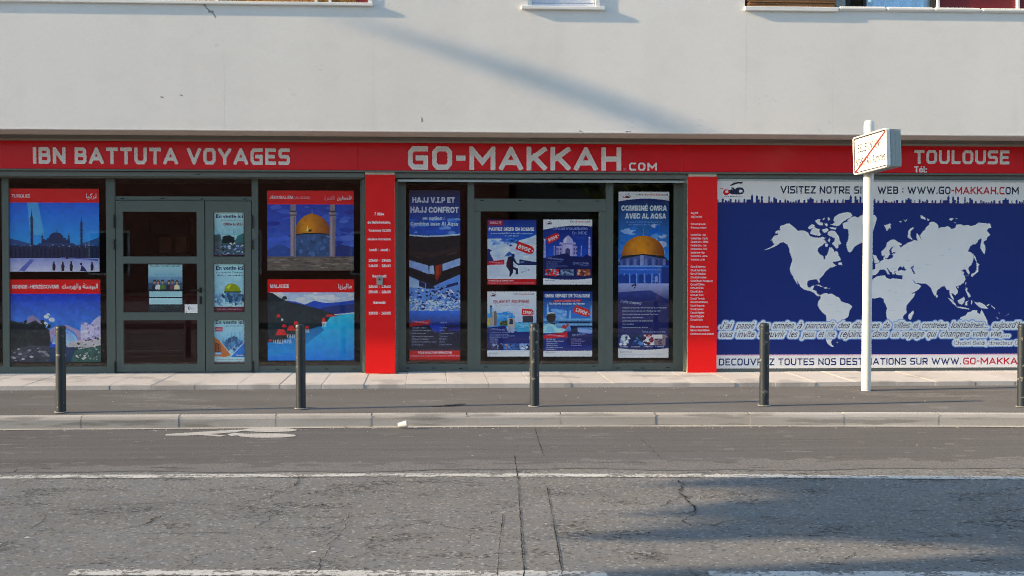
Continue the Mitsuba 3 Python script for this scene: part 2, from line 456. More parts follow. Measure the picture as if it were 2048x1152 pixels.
class Print:
    """A flat printed sheet: coloured regions that tile one plane. Drawn in a sheet grid (x to the right, y down), whose corners (x0, y0) and (x1, y1) are placed on the plane y = Y."""

    def __init__(s, x0, y0, x1, y1, Y, ground):
        a, b = aty(x0, y0, Y), aty(x1, y1, Y)
        s.r, s.Y, s.X0, s.X1, s.Z1, s.Z0 = (x0, y0, x1, y1), Y, a[0], b[0], a[2], b[2]
        s.frame = sbox(x0, y0, x1, y1)
        s.L, s.P, s.flat = [(s.frame, ground)], [], set()      # layers, printed photographs, layers that are lettering

    def add(s, g, c):
        if not g.is_empty:
            s.L.append((g, c))

    def rect(s, x0, y0, x1, y1, c):
        s.add(sbox(x0, y0, x1, y1), c)

    def grad(s, x0, y0, x1, y1, top, bottom):
        s.add(sbox(x0, y0, x1, y1), (top, bottom, y0, y1))

    def poly(s, pts, c):
        s.add(Polygon(pts).buffer(0), c)

    def line(s, pts, w, c):
        s.add(LineString(pts).buffer(w / 2, cap_style='flat'), c)

    def ell(s, cx, cy, rx, ry, c, n=6):
        s.add(affinity.scale(Point(cx, cy).buffer(1, n), rx, ry, origin=(cx, cy)), c)

    def text(s, t, x0, x1, top, base, c, weight=700, kind='inter', shear=0.0, tilt=0.0, S=None):
        """capitals from top to base, the line stretched from x0 to x1"""
        g = words(t, weight, kind, S or (48 if base - top > 6 else 30))
        if shear:
            g = affinity.affine_transform(g, [1, shear, 0, 1, 0, 0])
        a, b, e, d = g.bounds
        g = affinity.affine_transform(g, [(x1 - x0) / (e - a), 0, 0, -(base - top), x0 - a * (x1 - x0) / (e - a), base])
        if tilt:
            g = affinity.rotate(g, tilt, origin=((x0 + x1) / 2, base))
        s.flat.add(len(s.L))
        s.add(g, c)
        return g

    def square(s, t, x0, x1, top, base, c, t_=0.17, gap=0.16, wide=1.0, soft=0.0):
        """c: one colour, or a list of (number of letters, colour)"""
        L = square_letters(t, t_, gap, soft, wide)
        u = unary_union([g for _, g in L])
        a, b, e, d = u.bounds
        sx = (x1 - x0) / (e - a)
        cs = [c] * len(L) if not isinstance(c, list) else [k for n_, k in c for _ in range(n_)]
        for (ch, g), k in zip(L, cs):
            s.flat.add(len(s.L))
            s.add(affinity.affine_transform(g, [sx, 0, 0, -(base - top), x0 - a * sx, base]), k)

    def blobs(s, x0, y0, x1, y1, n, r0, r1, cols, seed=1, flat=1.0):
        q = np.random.default_rng(seed)
        for _ in range(n):
            x, y, r = q.uniform(x0, x1), q.uniform(y0, y1), q.uniform(r0, r1)
            a = q.uniform(0, 6.28)
            pts = [(x + r * q.uniform(.6, 1.2) * math.cos(a + i * 1.05), y + r * flat * q.uniform(.6, 1.2) * math.sin(a + i * 1.05)) for i in range(6)]
            s.poly(pts, cols[q.integers(len(cols))])

    def photo(s, x0, y0, x1, y1, amp=0.2, size=5.0, cell=2.2, seed=1):
        """this part of the sheet is a printed photograph: its tones vary in fine irregular grain instead of lying flat"""
        s.P.append((sbox(x0, y0, x1, y1), amp, size, cell, seed))

    def mesh(s, back=0.003):
        vs, fs, cs, at = [], [], [], 0
        above = Polygon()
        x0, y0, x1, y1 = s.r
        photos = unary_union([q[0] for q in s.P]) if s.P else Polygon()
        for li in range(len(s.L) - 1, -1, -1):
            g, c = s.L[li]
            g = g.intersection(s.frame)
            if g.is_empty:
                continue
            seen = g.difference(above)
            above = above.union(g).buffer(0)
            jobs = [(seen, 12.0, None)] if li in s.flat or not s.P else [(seen.difference(photos), 12.0, None)] + [(seen.intersection(q[0]), q[3], q) for q in s.P]
            for part, cell, q in jobs:
                if part.is_empty:
                    continue
                v, f = cells(part, cell)
                if not len(f):
                    continue
                if callable(c):
                    col = c(v[:, 0], v[:, 1])
                elif isinstance(c, tuple) and len(c) == 4:
                    k = np.clip((v[:, 1] - c[2]) / (c[3] - c[2]), 0, 1)[:, None]
                    col = ink(c[0]) * (1 - k) + ink(c[1]) * k
                else:
                    col = np.tile(ink(c), (len(v), 1))
                if q:
                    _, amp, size, _, seed = q
                    w = np.column_stack([v / size, np.full(len(v), seed * 3.7 + li * 0.37)])
                    t = (meshkit.fbm(w, 3, seed) - .5) * 2.2 + (meshkit.noise(np.column_stack([v / 1.7, np.full(len(v), seed + li * .7)]), seed) - .5) * .9
                    hue = np.stack([meshkit.noise(np.column_stack([v / (size * .8), np.full(len(v), seed + 11.0 * j + li)]), seed + j) - .5 for j in range(3)], 1)
                    col = np.clip(col * np.exp(amp * t[:, None] + .45 * amp * hue) + .010 * amp * np.maximum(t, 0)[:, None], .002, .9)
                w = np.column_stack([s.X0 + (v[:, 0] - x0) / (x1 - x0) * (s.X1 - s.X0), np.full(len(v), s.Y), s.Z1 + (v[:, 1] - y0) / (y1 - y0) * (s.Z0 - s.Z1)])
                a = np.cross(w[f[:, 1]] - w[f[:, 0]], w[f[:, 2]] - w[f[:, 0]])[:, 1]
                f = f.copy(); f[a > 0] = f[a > 0][:, ::-1]
                vs.append(w); fs.append(f + at); cs.append(col); at += len(v)
        bx = B(s.X0, s.X1, s.Y, s.Y + back, s.Z0, s.Z1)
        keep = bx.face_normals[:, 1] > -0.5
        vs.append(bx.vertices); fs.append(bx.faces[keep] + at); cs.append(np.tile(lin('#e8e8e8'), (len(bx.vertices), 1)))
        return (np.vstack(vs), np.vstack(fs)), np.vstack(cs)

    def build(s, name, material, parent=None, label=None, cat_=None, group=None):
        m, c = s.mesh()
        return add(name, m, material, parent=parent, label=label, cat_=cat_, group=group, color=c)

# ------------------------------------------------------------------ ground, road, kerb, pavement
def kerb_y(x):
    return -3.855 - 0.0063 * np.maximum(0, np.asarray(x, float) + 1) ** 2


def strip(f0, f1, z0, z1, xs):
    """a strip of ground between two lines y = f0(x) (near) and y = f1(x) (far)"""
    n = len(xs)
    v = np.vstack([np.column_stack([xs, f0(xs), np.full(n, z0)]), np.column_stack([xs, f1(xs), np.full(n, z1)])])
    i = np.arange(n - 1)
    f = np.vstack([np.column_stack([i, i + 1, i + n + 1]), np.column_stack([i, i + n + 1, i + n])])
    return trimesh.Trimesh(v, f, process=False)


flat = lambda y: (lambda x: np.full(len(x), float(y)))
XS = np.linspace(-22, 22, 89)
add('ground', sheet(sbox(-500, -500, 500, 500), -0.03), 'asphalt_old', kind='structure', label='bare ground running on round the street')
road = add('road', sheet(sbox(-60, -14.0, 60, -3.0), 0.0), 'asphalt_old', kind='structure', label='worn grey asphalt road with pale stones and cracks')
seam = lambda x: -6.62 - 0.004 * (x + 3) ** 2 + 0.05 * np.sin(x * 1.7) + 0.03 * np.sin(x * 5.1 + 1)
XF = np.linspace(-22, 22, 400)
add('bike_lane', strip(seam, lambda x: kerb_y(x) + 0.02, 0.004, 0.004, XF), 'asphalt_new', kind='structure', label='darker smooth asphalt lane along the kerb')
add('pavement', strip(lambda x: kerb_y(x) + 0.13, flat(-1.38), 0.132, 0.168, XS), 'asphalt_walk', kind='structure', label='asphalt pavement behind the kerb')
add('far_pavement', B(-60, 60, -30, -14, -0.02, 0.14), 'asphalt_walk', kind='structure', label='pavement on the opposite side of the street')

sr = np.random.default_rng(12)
st_ = unary_union([affinity.scale(Point(*(atz(x, y, .15)[:2] + sr.normal(0, .01, 2))).buffer(1, 5), rx, ry) for x, y, rx, ry in ((905, 809.5, .09, .06), (890, 811, .12, .05), (915, 808, .06, .07), (925, 807, .05, .03), (872, 812, .06, .03))])
add('damp_stain', sheet(st_, 0.0035, fz=lambda x, y: .132 + (y - kerb_y(x) - .13) / (-1.38 - kerb_y(x) - .13) * .036), 'stain', kind='structure', label='dark stain on the pavement left of the third bollard')
kerb = tag(key('kerb'), 'pale concrete kerb edging the pavement', kind='structure')
scene[kerb] = mikit.ply(strip(lambda x: kerb_y(x) + 0.02, lambda x: kerb_y(x) + 0.14, 0.05, 0.09, XS), 'mortar')
kx = -7.523
jr = np.random.default_rng(3)
while kx < 9.0:                                             # stones one metre long, laid along the curve
    a, b = kx + 0.006, kx + 0.985
    pa, pb = np.array([a, float(kerb_y(a))]), np.array([b, float(kerb_y(b))])
    d = (pb - pa) / np.linalg.norm(pb - pa)
    h = 0.138 + jr.uniform(-.003, .003)
    prof = [(0.0, -0.05), (-0.0, h - 0.035), (0.012, h - 0.012), (0.035, h), (0.148, h), (0.15, -0.05)]
    L, n = np.linalg.norm(pb - pa), np.array([-d[1], d[0]])
    vs = [[*(pa + d * t * L + n * q), z] for t in (0, 1) for q, z in prof]
    m = trimesh.convex.convex_hull(np.array(vs))
    m.apply_translation((0, jr.uniform(-.004, .004), 0))
    add('stone', m, 'concrete', parent=kerb)
    add('joint', B(b + .001, b + .017, pb[1] + .004, pb[1] + .13, -.02, h - .014), 'mortar', parent=kerb)
    kx += 0.992
# pale cement fillet in the gutter, uneven
fx = np.linspace(-8, 10, 700)
fo = lambda x: kerb_y(x) - 0.008 - 0.042 * meshkit.fbm(np.column_stack([x * 2.2, x * 0, x * 0]), 4, 2)
add('gutter_fillet', strip(fo, lambda x: kerb_y(x) + 0.004, 0.008, 0.018, fx), 'mortar', parent=kerb, kind='stuff')

step = tag(key('shop_step'), 'long low step of pale stone slabs in front of the shop', kind='structure')
scene[step] = mikit.ply(B(-9, 11, -1.40, 0.9, 0.05, 0.20), 'mortar')
sx0 = float(atz(895, 769, .22)[0]) - 0.51 * 15
for i in range(36):
    a = sx0 + i * 0.51
    z = 0.22 + jr.uniform(-.004, .004)
    add('slab', cb(a + .0025, a + .5075, -1.42 + jr.uniform(-.006, .006), -0.42, 0.12, z, .003), 'slab', parent=step)
    add('slab', cb(a + .0025, a + .5075, -0.416, 0.62, 0.12, z, .004), 'slab', parent=step)

# ------------------------------------------------------------------ road markings and cracks
def px_poly(pts, z=0.0):
    return Polygon([atz(x, y, z)[:2] for x, y in pts])


def ragged(f, w, x0, x1, seed):
    x = np.linspace(x0, x1, int((x1 - x0) * 60))
    q = np.random.default_rng(seed)
    j = lambda: q.normal(0, 0.006, len(x)) + 0.012 * (meshkit.fbm(np.column_stack([x * 3, x * 0 + seed, x * 0]), 3) - .5)
    return np.vstack([np.column_stack([x, f(x) - w / 2 + j()]), np.column_stack([x, f(x) + w / 2 + j()])[::-1]])


l1 = lambda x: -6.83 - 0.0046 * (x + 3.0) ** 2 - 0.021 * (x + 3)
l1 = lambda x: np.interp(x, [-12, -3.47, -.63, .76, 2.23, 4.84, 12], [-6.72, -6.80, -6.87, -6.945, -7.05, -7.315, -8.25])
add('lane_line', sheet(Polygon(ragged(l1, 0.165, -9, 10, 1)), 0.0045), 'road_paint', kind='structure', label='thin worn white line between the darker lane and the road')
l2 = lambda x: -10.295 - 0.068 * x + 0 * x
add('lane_line', sheet(Polygon(ragged(l2, 0.135, -2.03, 1.02, 2)), 0.004), 'road_paint', kind='structure', label='broad worn white dash at the near edge of the road')
add('lane_line', sheet(Polygon(ragged(l2, 0.135, 1.6, 7.5, 5)), 0.004), 'road_paint', kind='structure', label='shaded white dash at the near edge of the road')

bike = []
for (cx, cy, rx, ry) in ((534, 872.6, 58, 4.4), (540, 861.3, 54, 4.2)):
    e = [atz(cx + rx * math.cos(t), cy + ry * math.sin(t))[:2] for t in np.linspace(0, 2 * math.pi, 33)[:-1]]
    bike.append(Polygon(e))
bike += [px_poly(q).buffer(0) for q in ([(470, 867), (455, 870), (462, 873.5), (500, 870)], [(332, 869.6), (330, 872.4), (372, 873), (470, 866), (500, 860.5), (460, 861.5)], [(372, 869.5), (440, 874.5), (452, 872.8), (395, 867.8)])]
add('bicycle_symbol', sheet(unary_union([b.buffer(0) for b in bike]), 0.008), 'symbol_paint', kind='structure', label='white painted bicycle symbol on the dark lane')


def crack(pts, w, seed, rough=0.012):
    p = np.array([atz(x, y)[:2] for x, y in pts])
    q = np.random.default_rng(seed)
    out = [p[0]]
    for a, b in zip(p[:-1], p[1:]):
        n = max(2, int(np.linalg.norm(b - a) / 0.05))
        for t in np.linspace(0, 1, n + 1)[1:]:
            out.append(a + (b - a) * t + q.normal(0, rough, 2))
    o = np.array(out)
    d = np.gradient(o, axis=0)
    nrm = np.column_stack([-d[:, 1], d[:, 0]]) / (np.linalg.norm(d, axis=1, keepdims=True) + 1e-9)
    ww = w * q.uniform(.15, .8, len(o))[:, None] * (meshkit.noise(np.column_stack([o * 4, o[:, :1] * 0]), seed)[:, None] + .25)
    return sheet(unary_union([Polygon([o[i] - nrm[i] * ww[i] / 2, o[i + 1] - nrm[i + 1] * ww[i + 1] / 2, o[i + 1] + nrm[i + 1] * ww[i + 1] / 2, o[i] + nrm[i] * ww[i] / 2]).buffer(0.0005) for i in range(len(o) - 1)]), 0.0055)


CR = [([(1029, 912), (1035, 950), (1040, 1020), (1044, 1090), (1049, 1160)], .026), ([(1094, 975), (1104, 1030), (1115, 1090), (1126, 1160)], .022), ([(1006, 1030), (1000, 1080), (994, 1160)], .016),
      ([(1070, 857), (1078, 885), (1088, 913)], .022), ([(1263, 862), (1300, 895), (1325, 920)], .010),
      ([(600, 955), (590, 972), (560, 988), (530, 998), (490, 1006), (430, 1010), (330, 1007), (200, 1010)], .022), ([(322, 1033), (290, 1050), (230, 1063), (170, 1068), (120, 1068)], .026),
      ([(60, 1060), (85, 1045), (92, 1032)], .02), ([(0, 1097), (50, 1078), (90, 1062)], .022), ([(545, 1020), (540, 1040), (510, 1058), (470, 1066), (330, 1068), (270, 1070)], .022),
      ([(690, 1033), (760, 1027), (850, 1025), (1000, 1024)], .014), ([(700, 1030), (680, 1045), (640, 1057), (560, 1060)], .016), ([(955, 1037), (985, 1025), (1030, 1013)], .02), ([(1100, 1026), (1180, 1024), (1260, 1022), (1340, 1026)], .014),
      ([(1362, 955), (1357, 965), (1366, 978), (1356, 986), (1370, 996), (1384, 1010), (1392, 1024)], .038), ([(1320, 1015), (1345, 1003), (1362, 992)], .016), ([(1340, 1030), (1375, 1027), (1395, 1018)], .022), ([(1392, 1026), (1372, 1040), (1378, 1055), (1420, 1050), (1462, 1056)], .022),
      ([(30, 945), (34, 940), (120, 937)], .03), ([(300, 936), (352, 935)], .05), ([(20, 972), (60, 962), (120, 957), (160, 952)], .02), ([(630, 1012), (660, 1012)], .05), ([(1180, 925), (1320, 925), (1400, 926)], .012),
      ([(700, 1120), (745, 1102), (790, 1092)], .016), ([(870, 1050), (940, 1062), (945, 1080), (930, 1095)], .018), ([(180, 1040), (250, 1030), (310, 1015)], .012), ([(370, 1140), (390, 1115), (420, 1110)], .016),
      ([(630, 1148), (660, 1095), (695, 1045)], .012), ([(1540, 1070), (1640, 1072)], .02), ([(1690, 1120), (1740, 1092), (1790, 1098)], .016), ([(1420, 1052), (1480, 1040), (1530, 1046), (1600, 1038)], .014)]
qr = np.random.default_rng(5)
for _ in range(34):
    x, y = qr.uniform(-50, 2050), qr.uniform(985, 1150)
    CR.append(([(x, y), (x + qr.uniform(15, 60), y + qr.uniform(-9, 6)), (x + qr.uniform(50, 110), y + qr.uniform(-12, 8))], qr.uniform(.004, .011)))
add('crack', cat(*[crack(p, w * .62, i, 0.0025 if i < 5 else 0.012) for i, (p, w) in enumerate(CR)]), 'crack_dark', parent=road, kind='stuff')

# ------------------------------------------------------------------ the building
WY = -0.95                                       # front of the overhanging upper wall
SOF, FT, FB = 3.357, 3.277, 2.892                # soffit, top and bottom of the sign band
GY = 0.30                                        # glass line
house = thing('apartment_building', 'pale rendered apartment building overhanging a recessed shop front', 'building')


def hole(x0, x1, y):
    return float(aty(x0, y, WY)[0]), float(aty(x1, y, WY)[0])


wl = hole(-60, 744, 6); wc = hole(1056, 1199, 8); wr = hole(1490, 2200, 12)
ZL, ZC, ZR = float(aty(400, 3, WY)[2]), float(aty(1120, 14, WY)[2]), float(aty(1760, 17, WY)[2])
ZT = ZC + 1.35
WZ = 13.5
holes = [(-5.9, wl[1], ZL), (wc[0], wc[1], ZC), (wr[0], 8.6, ZR)]
wall = sbox(-26, SOF, 18, WZ)
for a, b, z in holes:
    wall = wall.difference(sbox(a, z, b, ZT))
wm = trimesh.creation.extrude_polygon(wall, 0.24, engine='earcut')
wm.apply_transform(np.array([[1, 0, 0, 0], [0, 0, -1, WY + 0.24], [0, 1, 0, 0], [0, 0, 0, 1.0]]))
add('upper_wall', wm, 'plaster', parent=house, label='pale rendered upper wall')
add('drip_edge', B(-26, 18, WY - 0.004, WY + 0.02, SOF - 0.012, SOF - 0.001), 'white_paint', parent=house)
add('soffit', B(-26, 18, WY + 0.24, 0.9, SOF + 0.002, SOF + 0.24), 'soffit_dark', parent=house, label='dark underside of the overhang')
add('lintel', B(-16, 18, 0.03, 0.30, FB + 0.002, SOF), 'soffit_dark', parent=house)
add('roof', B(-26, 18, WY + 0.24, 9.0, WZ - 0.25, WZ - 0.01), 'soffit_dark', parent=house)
add('floor_slab', B(-16, 18, 0.9, 9.0, SOF, SOF + 0.24), 'room_dark', parent=house)
add('back_wall', cat(B(-16, 18, 8.8, 9.0, 0, WZ - .26), B(-16, -15.8, WY + .25, 8.8, 0, SOF), B(17.8, 18, WY + .25, 8.8, 0, SOF)), 'room_dark', parent=house)
add('upper_room', cat(B(-6.2, 9, 2.2, 2.3, SOF + .25, WZ - .3), B(-6.3, -6.2, WY + .25, 2.3, SOF + .25, WZ - .3), B(9, 9.1, WY + .25, 2.3, SOF + .25, WZ - .3)), 'room_dark', parent=house)
for x, z in ((float(aty(747, 130, WY)[0]), ZL), (float(aty(448, 130, WY)[0]), 4.3), (float(aty(1492, 130, WY)[0]), ZR - .05), (float(aty(1666, 130, WY)[0]), 4.2)):
    add('joint_line', B(x - .0012, x + .0012, WY - .001, WY + .01, SOF + .002, z), 'plaster_joint', parent=house)


def sill(x0, x1, z, h, out, label=None, mt='white_paint'):
    return add('sill', cb(x0, x1, WY - out, WY + 0.2, z - h, z, .006), mt, parent=house, label=label)


# left window: white sill, a reed screen behind white bars
xa, xb = -6.4, float(aty(746, 12, WY)[0])
sl = sill(xa, xb, ZL + .005, 0.04, 0.05)
w1 = tag(key(house + '__window'), 'wide white window closed by a woven reed screen')
add('frame', B(wl[1] - .05, wl[1], WY - .02, WY + .06, ZL + .006, ZT), 'white_paint', parent=w1)
for x in (float(aty(632, 4, WY)[0]), float(aty(660, 4, WY)[0]), -2.6, -4.0):
    add('bar', B(x - .018, x + .018, WY - .012, WY + .025, ZL + .006, ZT), 'white_paint', parent=w1)
add('reed_screen', cat(*[B(x, x + .021, WY + .03, WY + .045, ZL + .006, ZT) for x in np.arange(-5.8, wl[1] - .2, .024)]), 'reed', parent=w1, kind='stuff')
add('panel', B(wl[1] - .22, wl[1] - .06, WY + .03, WY + .05, ZL + .006, ZT), 'dark_red_panel', parent=w1)
# middle window: white frame, roller shutter
xa, xb = hole(1042, 1209, 18)
sill(xa, xb, ZC + .004, 0.042, 0.055)
w2 = tag(key(house + '__window'), 'small white window with a lowered pale shutter')
add('jamb', B(wc[0], wc[0] + .05, WY + .03, WY + .1, ZC + .006, ZT), 'white_paint', parent=w2)
add('jamb', B(wc[1] - .05, wc[1], WY - .03, WY + .1, ZC + .006, ZT), 'white_paint', parent=w2)
for k in range(12):
    add('slat', cb(wc[0] + .052, wc[1] - .052, WY + .05, WY + .075, ZC + .008 + k * .052, ZC + .056 + k * .052, .008), 'shutter_blue', parent=w2)
# right window: board stack, dark frame, glass and red panels
xa, xb = hole(1488, 1675, 22)
sill(xa, xb, ZR + .002, 0.055, 0.05)
xc = hole(1676, 2100, 22)
for k in range(5):
    a = xc[0] + k * .62
    add('sill', cb(a + .003, a + .617, WY - .045, WY + .2, ZR - .04, ZR + .018, .02), 'white_paint', parent=house)
w3 = tag(key(house + '__window'), 'long window band with dark frames')
for px in (1700, 1733, 1870):
    x = float(aty(px, 8, WY)[0])
    add('mullion', B(x - .022, x + .022, WY + .06, WY + .12, ZR + .02, ZT), 'black', parent=w3)
add('pane', B(float(aty(1736, 8, WY)[0]), float(aty(1867, 8, WY)[0]), WY + .09, WY + .094, ZR + .02, ZT), 'glass', parent=w3)
add('pane', B(float(aty(1676, 8, WY)[0]), float(aty(1698, 8, WY)[0]), WY + .09, WY + .094, ZR + .02, ZT), 'glass', parent=w3)
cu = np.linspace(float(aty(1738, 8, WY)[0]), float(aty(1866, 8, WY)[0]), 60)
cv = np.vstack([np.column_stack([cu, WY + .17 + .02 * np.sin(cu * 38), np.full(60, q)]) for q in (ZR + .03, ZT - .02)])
ci = np.arange(59)
add('mirrored_sky_sheet', (cv, np.vstack([np.column_stack([ci, ci + 1, ci + 61]), np.column_stack([ci, ci + 61, ci + 60])])), 'mirrored_sky_blue', True, parent=w3, label='pale blue sheet added behind the pane as mirrored sky')  # added sheet, its blue stands in for sky reflected in the glass
add('panel', B(float(aty(1876, 8, WY)[0]), 8.5, WY + .05, WY + .08, ZR + .02, ZT), 'dark_red_panel', parent=w3, label='dark red infill panel')
for px in (1877, 2037):
    x = float(aty(px, 8, WY)[0])
    add('bar', B(x - .016, x + .016, WY - .0, WY + .045, ZR + .02, ZT), 'white_paint', parent=w3)
xa, xb = hole(1492, 1673, 12)
st = thing('board_stack', 'stack of weathered wooden boards lying on the white window sill', 'boards')
z = ZR + .004
for k, (h, d, o) in enumerate(((.022, .14, 0), (.03, .16, .01), (.016, .12, -.01), (.04, .15, .02), (.02, .14, 0), (.05, .16, .0), (.03, .15, .01), (.05, .16, 0), (.04, .16, .0))):
    add('board', cb(xa + .01 + jr.uniform(0, .03), xb - jr.uniform(0, .04), WY - .03 + o, WY - .03 + d + o, z, z + h - .004, .004), 'wood', parent=st)
    z += h

cw = lambda pts, w, seed: [aty(x, y, WY) for x, y in pts]
wc_ = []
for pts in ([(405, 6), (411, 12), (413, 16)], [(413, 16), (420, 22), (427, 27), (431, 35)], [(417, 24), (426, 23)], [(843, 236), (845, 240), (844, 243)], [(1160, 262.5), (1166, 265.5)], [(1252, 263), (1262, 264)], [(322, 194), (326, 195)], [(361, 190), (364, 191)]):
    q3 = [aty(x, y, WY) for x, y in pts]
    for a_, b_ in zip(q3[:-1], q3[1:]):
        wc_.append(LineString([(a_[0], a_[2]), (b_[0], b_[2])]).buffer(.006 + .006 * jr.uniform(), 2))
v2, f2 = tri2(unary_union(wc_))
v3 = np.column_stack([v2[:, 0], np.full(len(v2), WY - .0012), v2[:, 1]])
add('crack', (v3, f2), 'wall_crack', parent=house, kind='stuff')

# ground floor: pillars and the dark room behind the glass
PX = [tuple(float(aty(x, 600, 0)[0]) for x in q) for q in ((729.5, 790), (1376, 1433))]
for a, b in PX:
    add('pillar', B(a + .006, b - .004, 0.012, 0.62, 0.2, FB), 'cream_paint', parent=house, label='cream painted pillar behind the red cladding')
room = add('shop_room', cat(B(-9, 3.9, 4.4, 4.5, .2, SOF), B(-9.1, -9, .4, 4.5, .2, SOF), B(3.9, 4.0, .62, 4.5, .2, SOF)), 'room_wall', parent=house)
add('room_floor', B(-9, 3.9, .63, 4.4, .1, .225), 'room_floor', parent=house)
add('room_ceiling', B(-9, 3.9, .4, 4.4, 2.95, 3.05), 'room_dark', parent=house)
add('partition', B(-0.75, -0.65, .63, 4.4, .226, 2.95), 'room_dark', parent=house)
desk = thing('reception_desk', 'dark red reception desk seen dimly behind the glass door', 'desk')
add('front', cb(-4.6, -2.6, 1.7, 1.74, .23, 1.2, .004), 'room_red', parent=desk)
add('top', cb(-4.7, -2.5, 1.66, 2.3, 1.2, 1.24, .004), 'room_wall', parent=desk)
add('side', cb(-4.62, -4.58, 1.74, 2.25, .23, 1.2, .004), 'room_red', parent=desk)
add('side', cb(-2.62, -2.58, 1.74, 2.25, .23, 1.2, .004), 'room_red', parent=desk)

# ------------------------------------------------------------------ the sign band with its letters
sign = thing('fascia_sign', 'long glossy red sign band with white lettering above the shop', 'shop sign')
px_edges = [-16.0, float(aty(-300, 310, 0)[0]), float(aty(716, 310, 0)[0]), float(aty(1362, 310, 0)[0]), float(aty(2300, 310, 0)[0]), 18.0]
for a, b in zip(px_edges[:-1], px_edges[1:]):
    add('panel', cb(a + .001, b - .001, -0.03, 0.02, FB + .022, FT, .003), 'red_gloss', parent=sign)
add('trim', B(-16, 18, -0.034, 0.02, FB, FB + .02), 'shutter_grey', parent=sign)
add('top_trim', B(-16, 18, -0.02, 0.03, FT + .002, FT + .03), 'soffit_dark', parent=sign)


def raised(letters, x0, x1, top, base, at_px, material='letter_white'):
    """letters of the band: x in sheet places, heights from two places of the photograph"""
    z1, z0 = float(aty(at_px, top, -.03)[2]), float(aty(at_px, base, -.03)[2])
    X0, X1 = float(aty(x0, base, -.03)[0]), float(aty(x1, base, -.03)[0])
    u = unary_union([g for _, g in letters])
    a, b, c, d = u.bounds
    s = (X1 - X0) / (c - a)
    for ch, g in letters:
        g = affinity.affine_transform(g, [s, 0, 0, (z1 - z0) / (d - b), X0 - a * s, z0 - b * (z1 - z0) / (d - b)])
        m = cat(*[trimesh.creation.extrude_polygon(q, 0.011, engine='earcut') for q in getattr(g, 'geoms', [g]) if q.area > 1e-7])
        m.apply_transform(np.array([[1, 0, 0, 0], [0, 0, -1, -.0305], [0, 1, 0, 0], [0, 0, 0, 1.0]]))
        add('letter', m, material, parent=sign)


raised(square_letters('IBN BATTUTA VOYAGES', .215, .17, .035), 66.5, 580, 295.5, 328.8, 320)
raised(square_letters('GO-MAKKAH', .22, .19, .0, 1.12), 816, 1242, 293.5, 340.5, 1030)
raised(square_letters('.', .17, .2), 1246, 1252, 336, 341.5, 1250, 'letter_pink')
raised(square_letters('COM', .21, .24, .0, 1.0), 1258, 1313.5, 325.5, 341.2, 1285)
raised(square_letters('TOULOUSE', .205, .17, .035), 1828, 2018, 300.5, 328.2, 1920)
tl = [('Tél:', words('Tél:', 700))]
raised(tl, 1828, 1853.5, 332.5, 345, 1840)

# ------------------------------------------------------------------ shutters, shop fronts
def X(px, y=560, Y=GY):
    return float(aty(px, y, Y)[0])


def Z(py, px=1000, Y=GY):
    return float(aty(px, py, Y)[2])


SH = [(-9.0, PX[0][0] - .002, False, 'grey roller shutter box above the entrance door'), (PX[0][1] + .002, PX[1][0] - .002, True, 'grey roller shutter box with a bright bottom bar between the red pillars'), (PX[1][1] + .002, 11.0, False, 'grey roller shutter box above the world map banner')]
zb = Z(356, 1000, .06)
for i, (a, b, bar, lab) in enumerate(SH):
    s = thing('roller_shutter', lab, 'roller shutter', 'roller shutters under the sign band')
    if i < 2:
        add('housing', cat(B(a, b, .035, .24, zb, FB - .004), B(a, b, .03, .05, zb + .05, zb + .056)), 'shutter_grey', parent=s)
        lo = zb - (.012 if not bar else .035)
        add('bottom_bar', cb(a + .03, b - .03, .10, .135, lo - (.018 if bar else 0.004), lo + .015, .004), 'alu_bright' if bar else 'shutter_grey', parent=s)
        if bar:
            xm = X(1080, 360)
            add('latch', cb(xm - .06, xm + .06, .085, .10, lo - .02, lo + .01, .003), 'alu_bright', parent=s)
        for q in (a + .005, b - .035):
            add('guide', B(q, q + .03, .09, .15, .222, lo - .02), 'alu', parent=s)
    else:
        add('housing', B(a, b, .05, .24, Z(358, 1700, .05), FB - .004), 'shutter_grey', parent=s)
        add('bottom_bar', cb(a + .02, b, .035, .08, Z(363, 1700, .06), Z(359, 1700, .06), .004), 'alu_bright', parent=s)

TOPZ = zb + .02
BOT = 0.224


def bar(name, x0, x1, z0, z1, parent, y0=GY - .03, y1=GY + .03, m='alu', **k):
    return add(name, B(x0, x1, y0, y1, z0, z1), m, parent=parent, **k)


def pane(x0, x1, z0, z1, parent, y=GY):
    v = np.array([[x0, y, z0], [x1, y, z0], [x1, y, z1], [x0, y, z1]])
    return add('pane', (v, np.array([[0, 1, 2], [0, 2, 3]])), 'glass', parent=parent)


def hinge(parent, x, z0, z1, y=GY - .055):
    return add('hinge', lathe([[0, 0], [.011, 0], [.011, z1 - z0], [0, z1 - z0]], 10, (x, y, z0)), 'black', parent=parent)


# entrance front: window, door of two leaves, window
ent = thing('entrance_front', 'grey green aluminium shop front with a two leaf glass door', 'shop front')
za, zd = Z(393, 360), Z(421, 320)
bar('jamb', -9, X(-30), BOT, TOPZ, ent)
bar('mullion', X(6), X(19), BOT, TOPZ, ent)
bar('mullion', X(214.5), X(232), BOT, TOPZ, ent, GY - .05)
bar('mullion', X(505), X(517), BOT, TOPZ, ent, GY - .05)
bar('jamb', X(720.5), PX[0][0] + .004, BOT, TOPZ, ent)
for a, b in ((-30, 6), (19, 214.5), (517, 720.5)):
    bar('bottom_rail', X(a), X(b), BOT, Z(732, 360) if a != -30 else BOT + .1, ent)
    bar('top_rail', X(a), X(b), TOPZ - .04, TOPZ, ent)
    pane(X(a), X(b), BOT + .02, TOPZ - .02, ent)
bar('transom', X(232), X(505), za - .055, za, ent)
bar('top_rail', X(232), X(505), TOPZ - .04, TOPZ, ent)
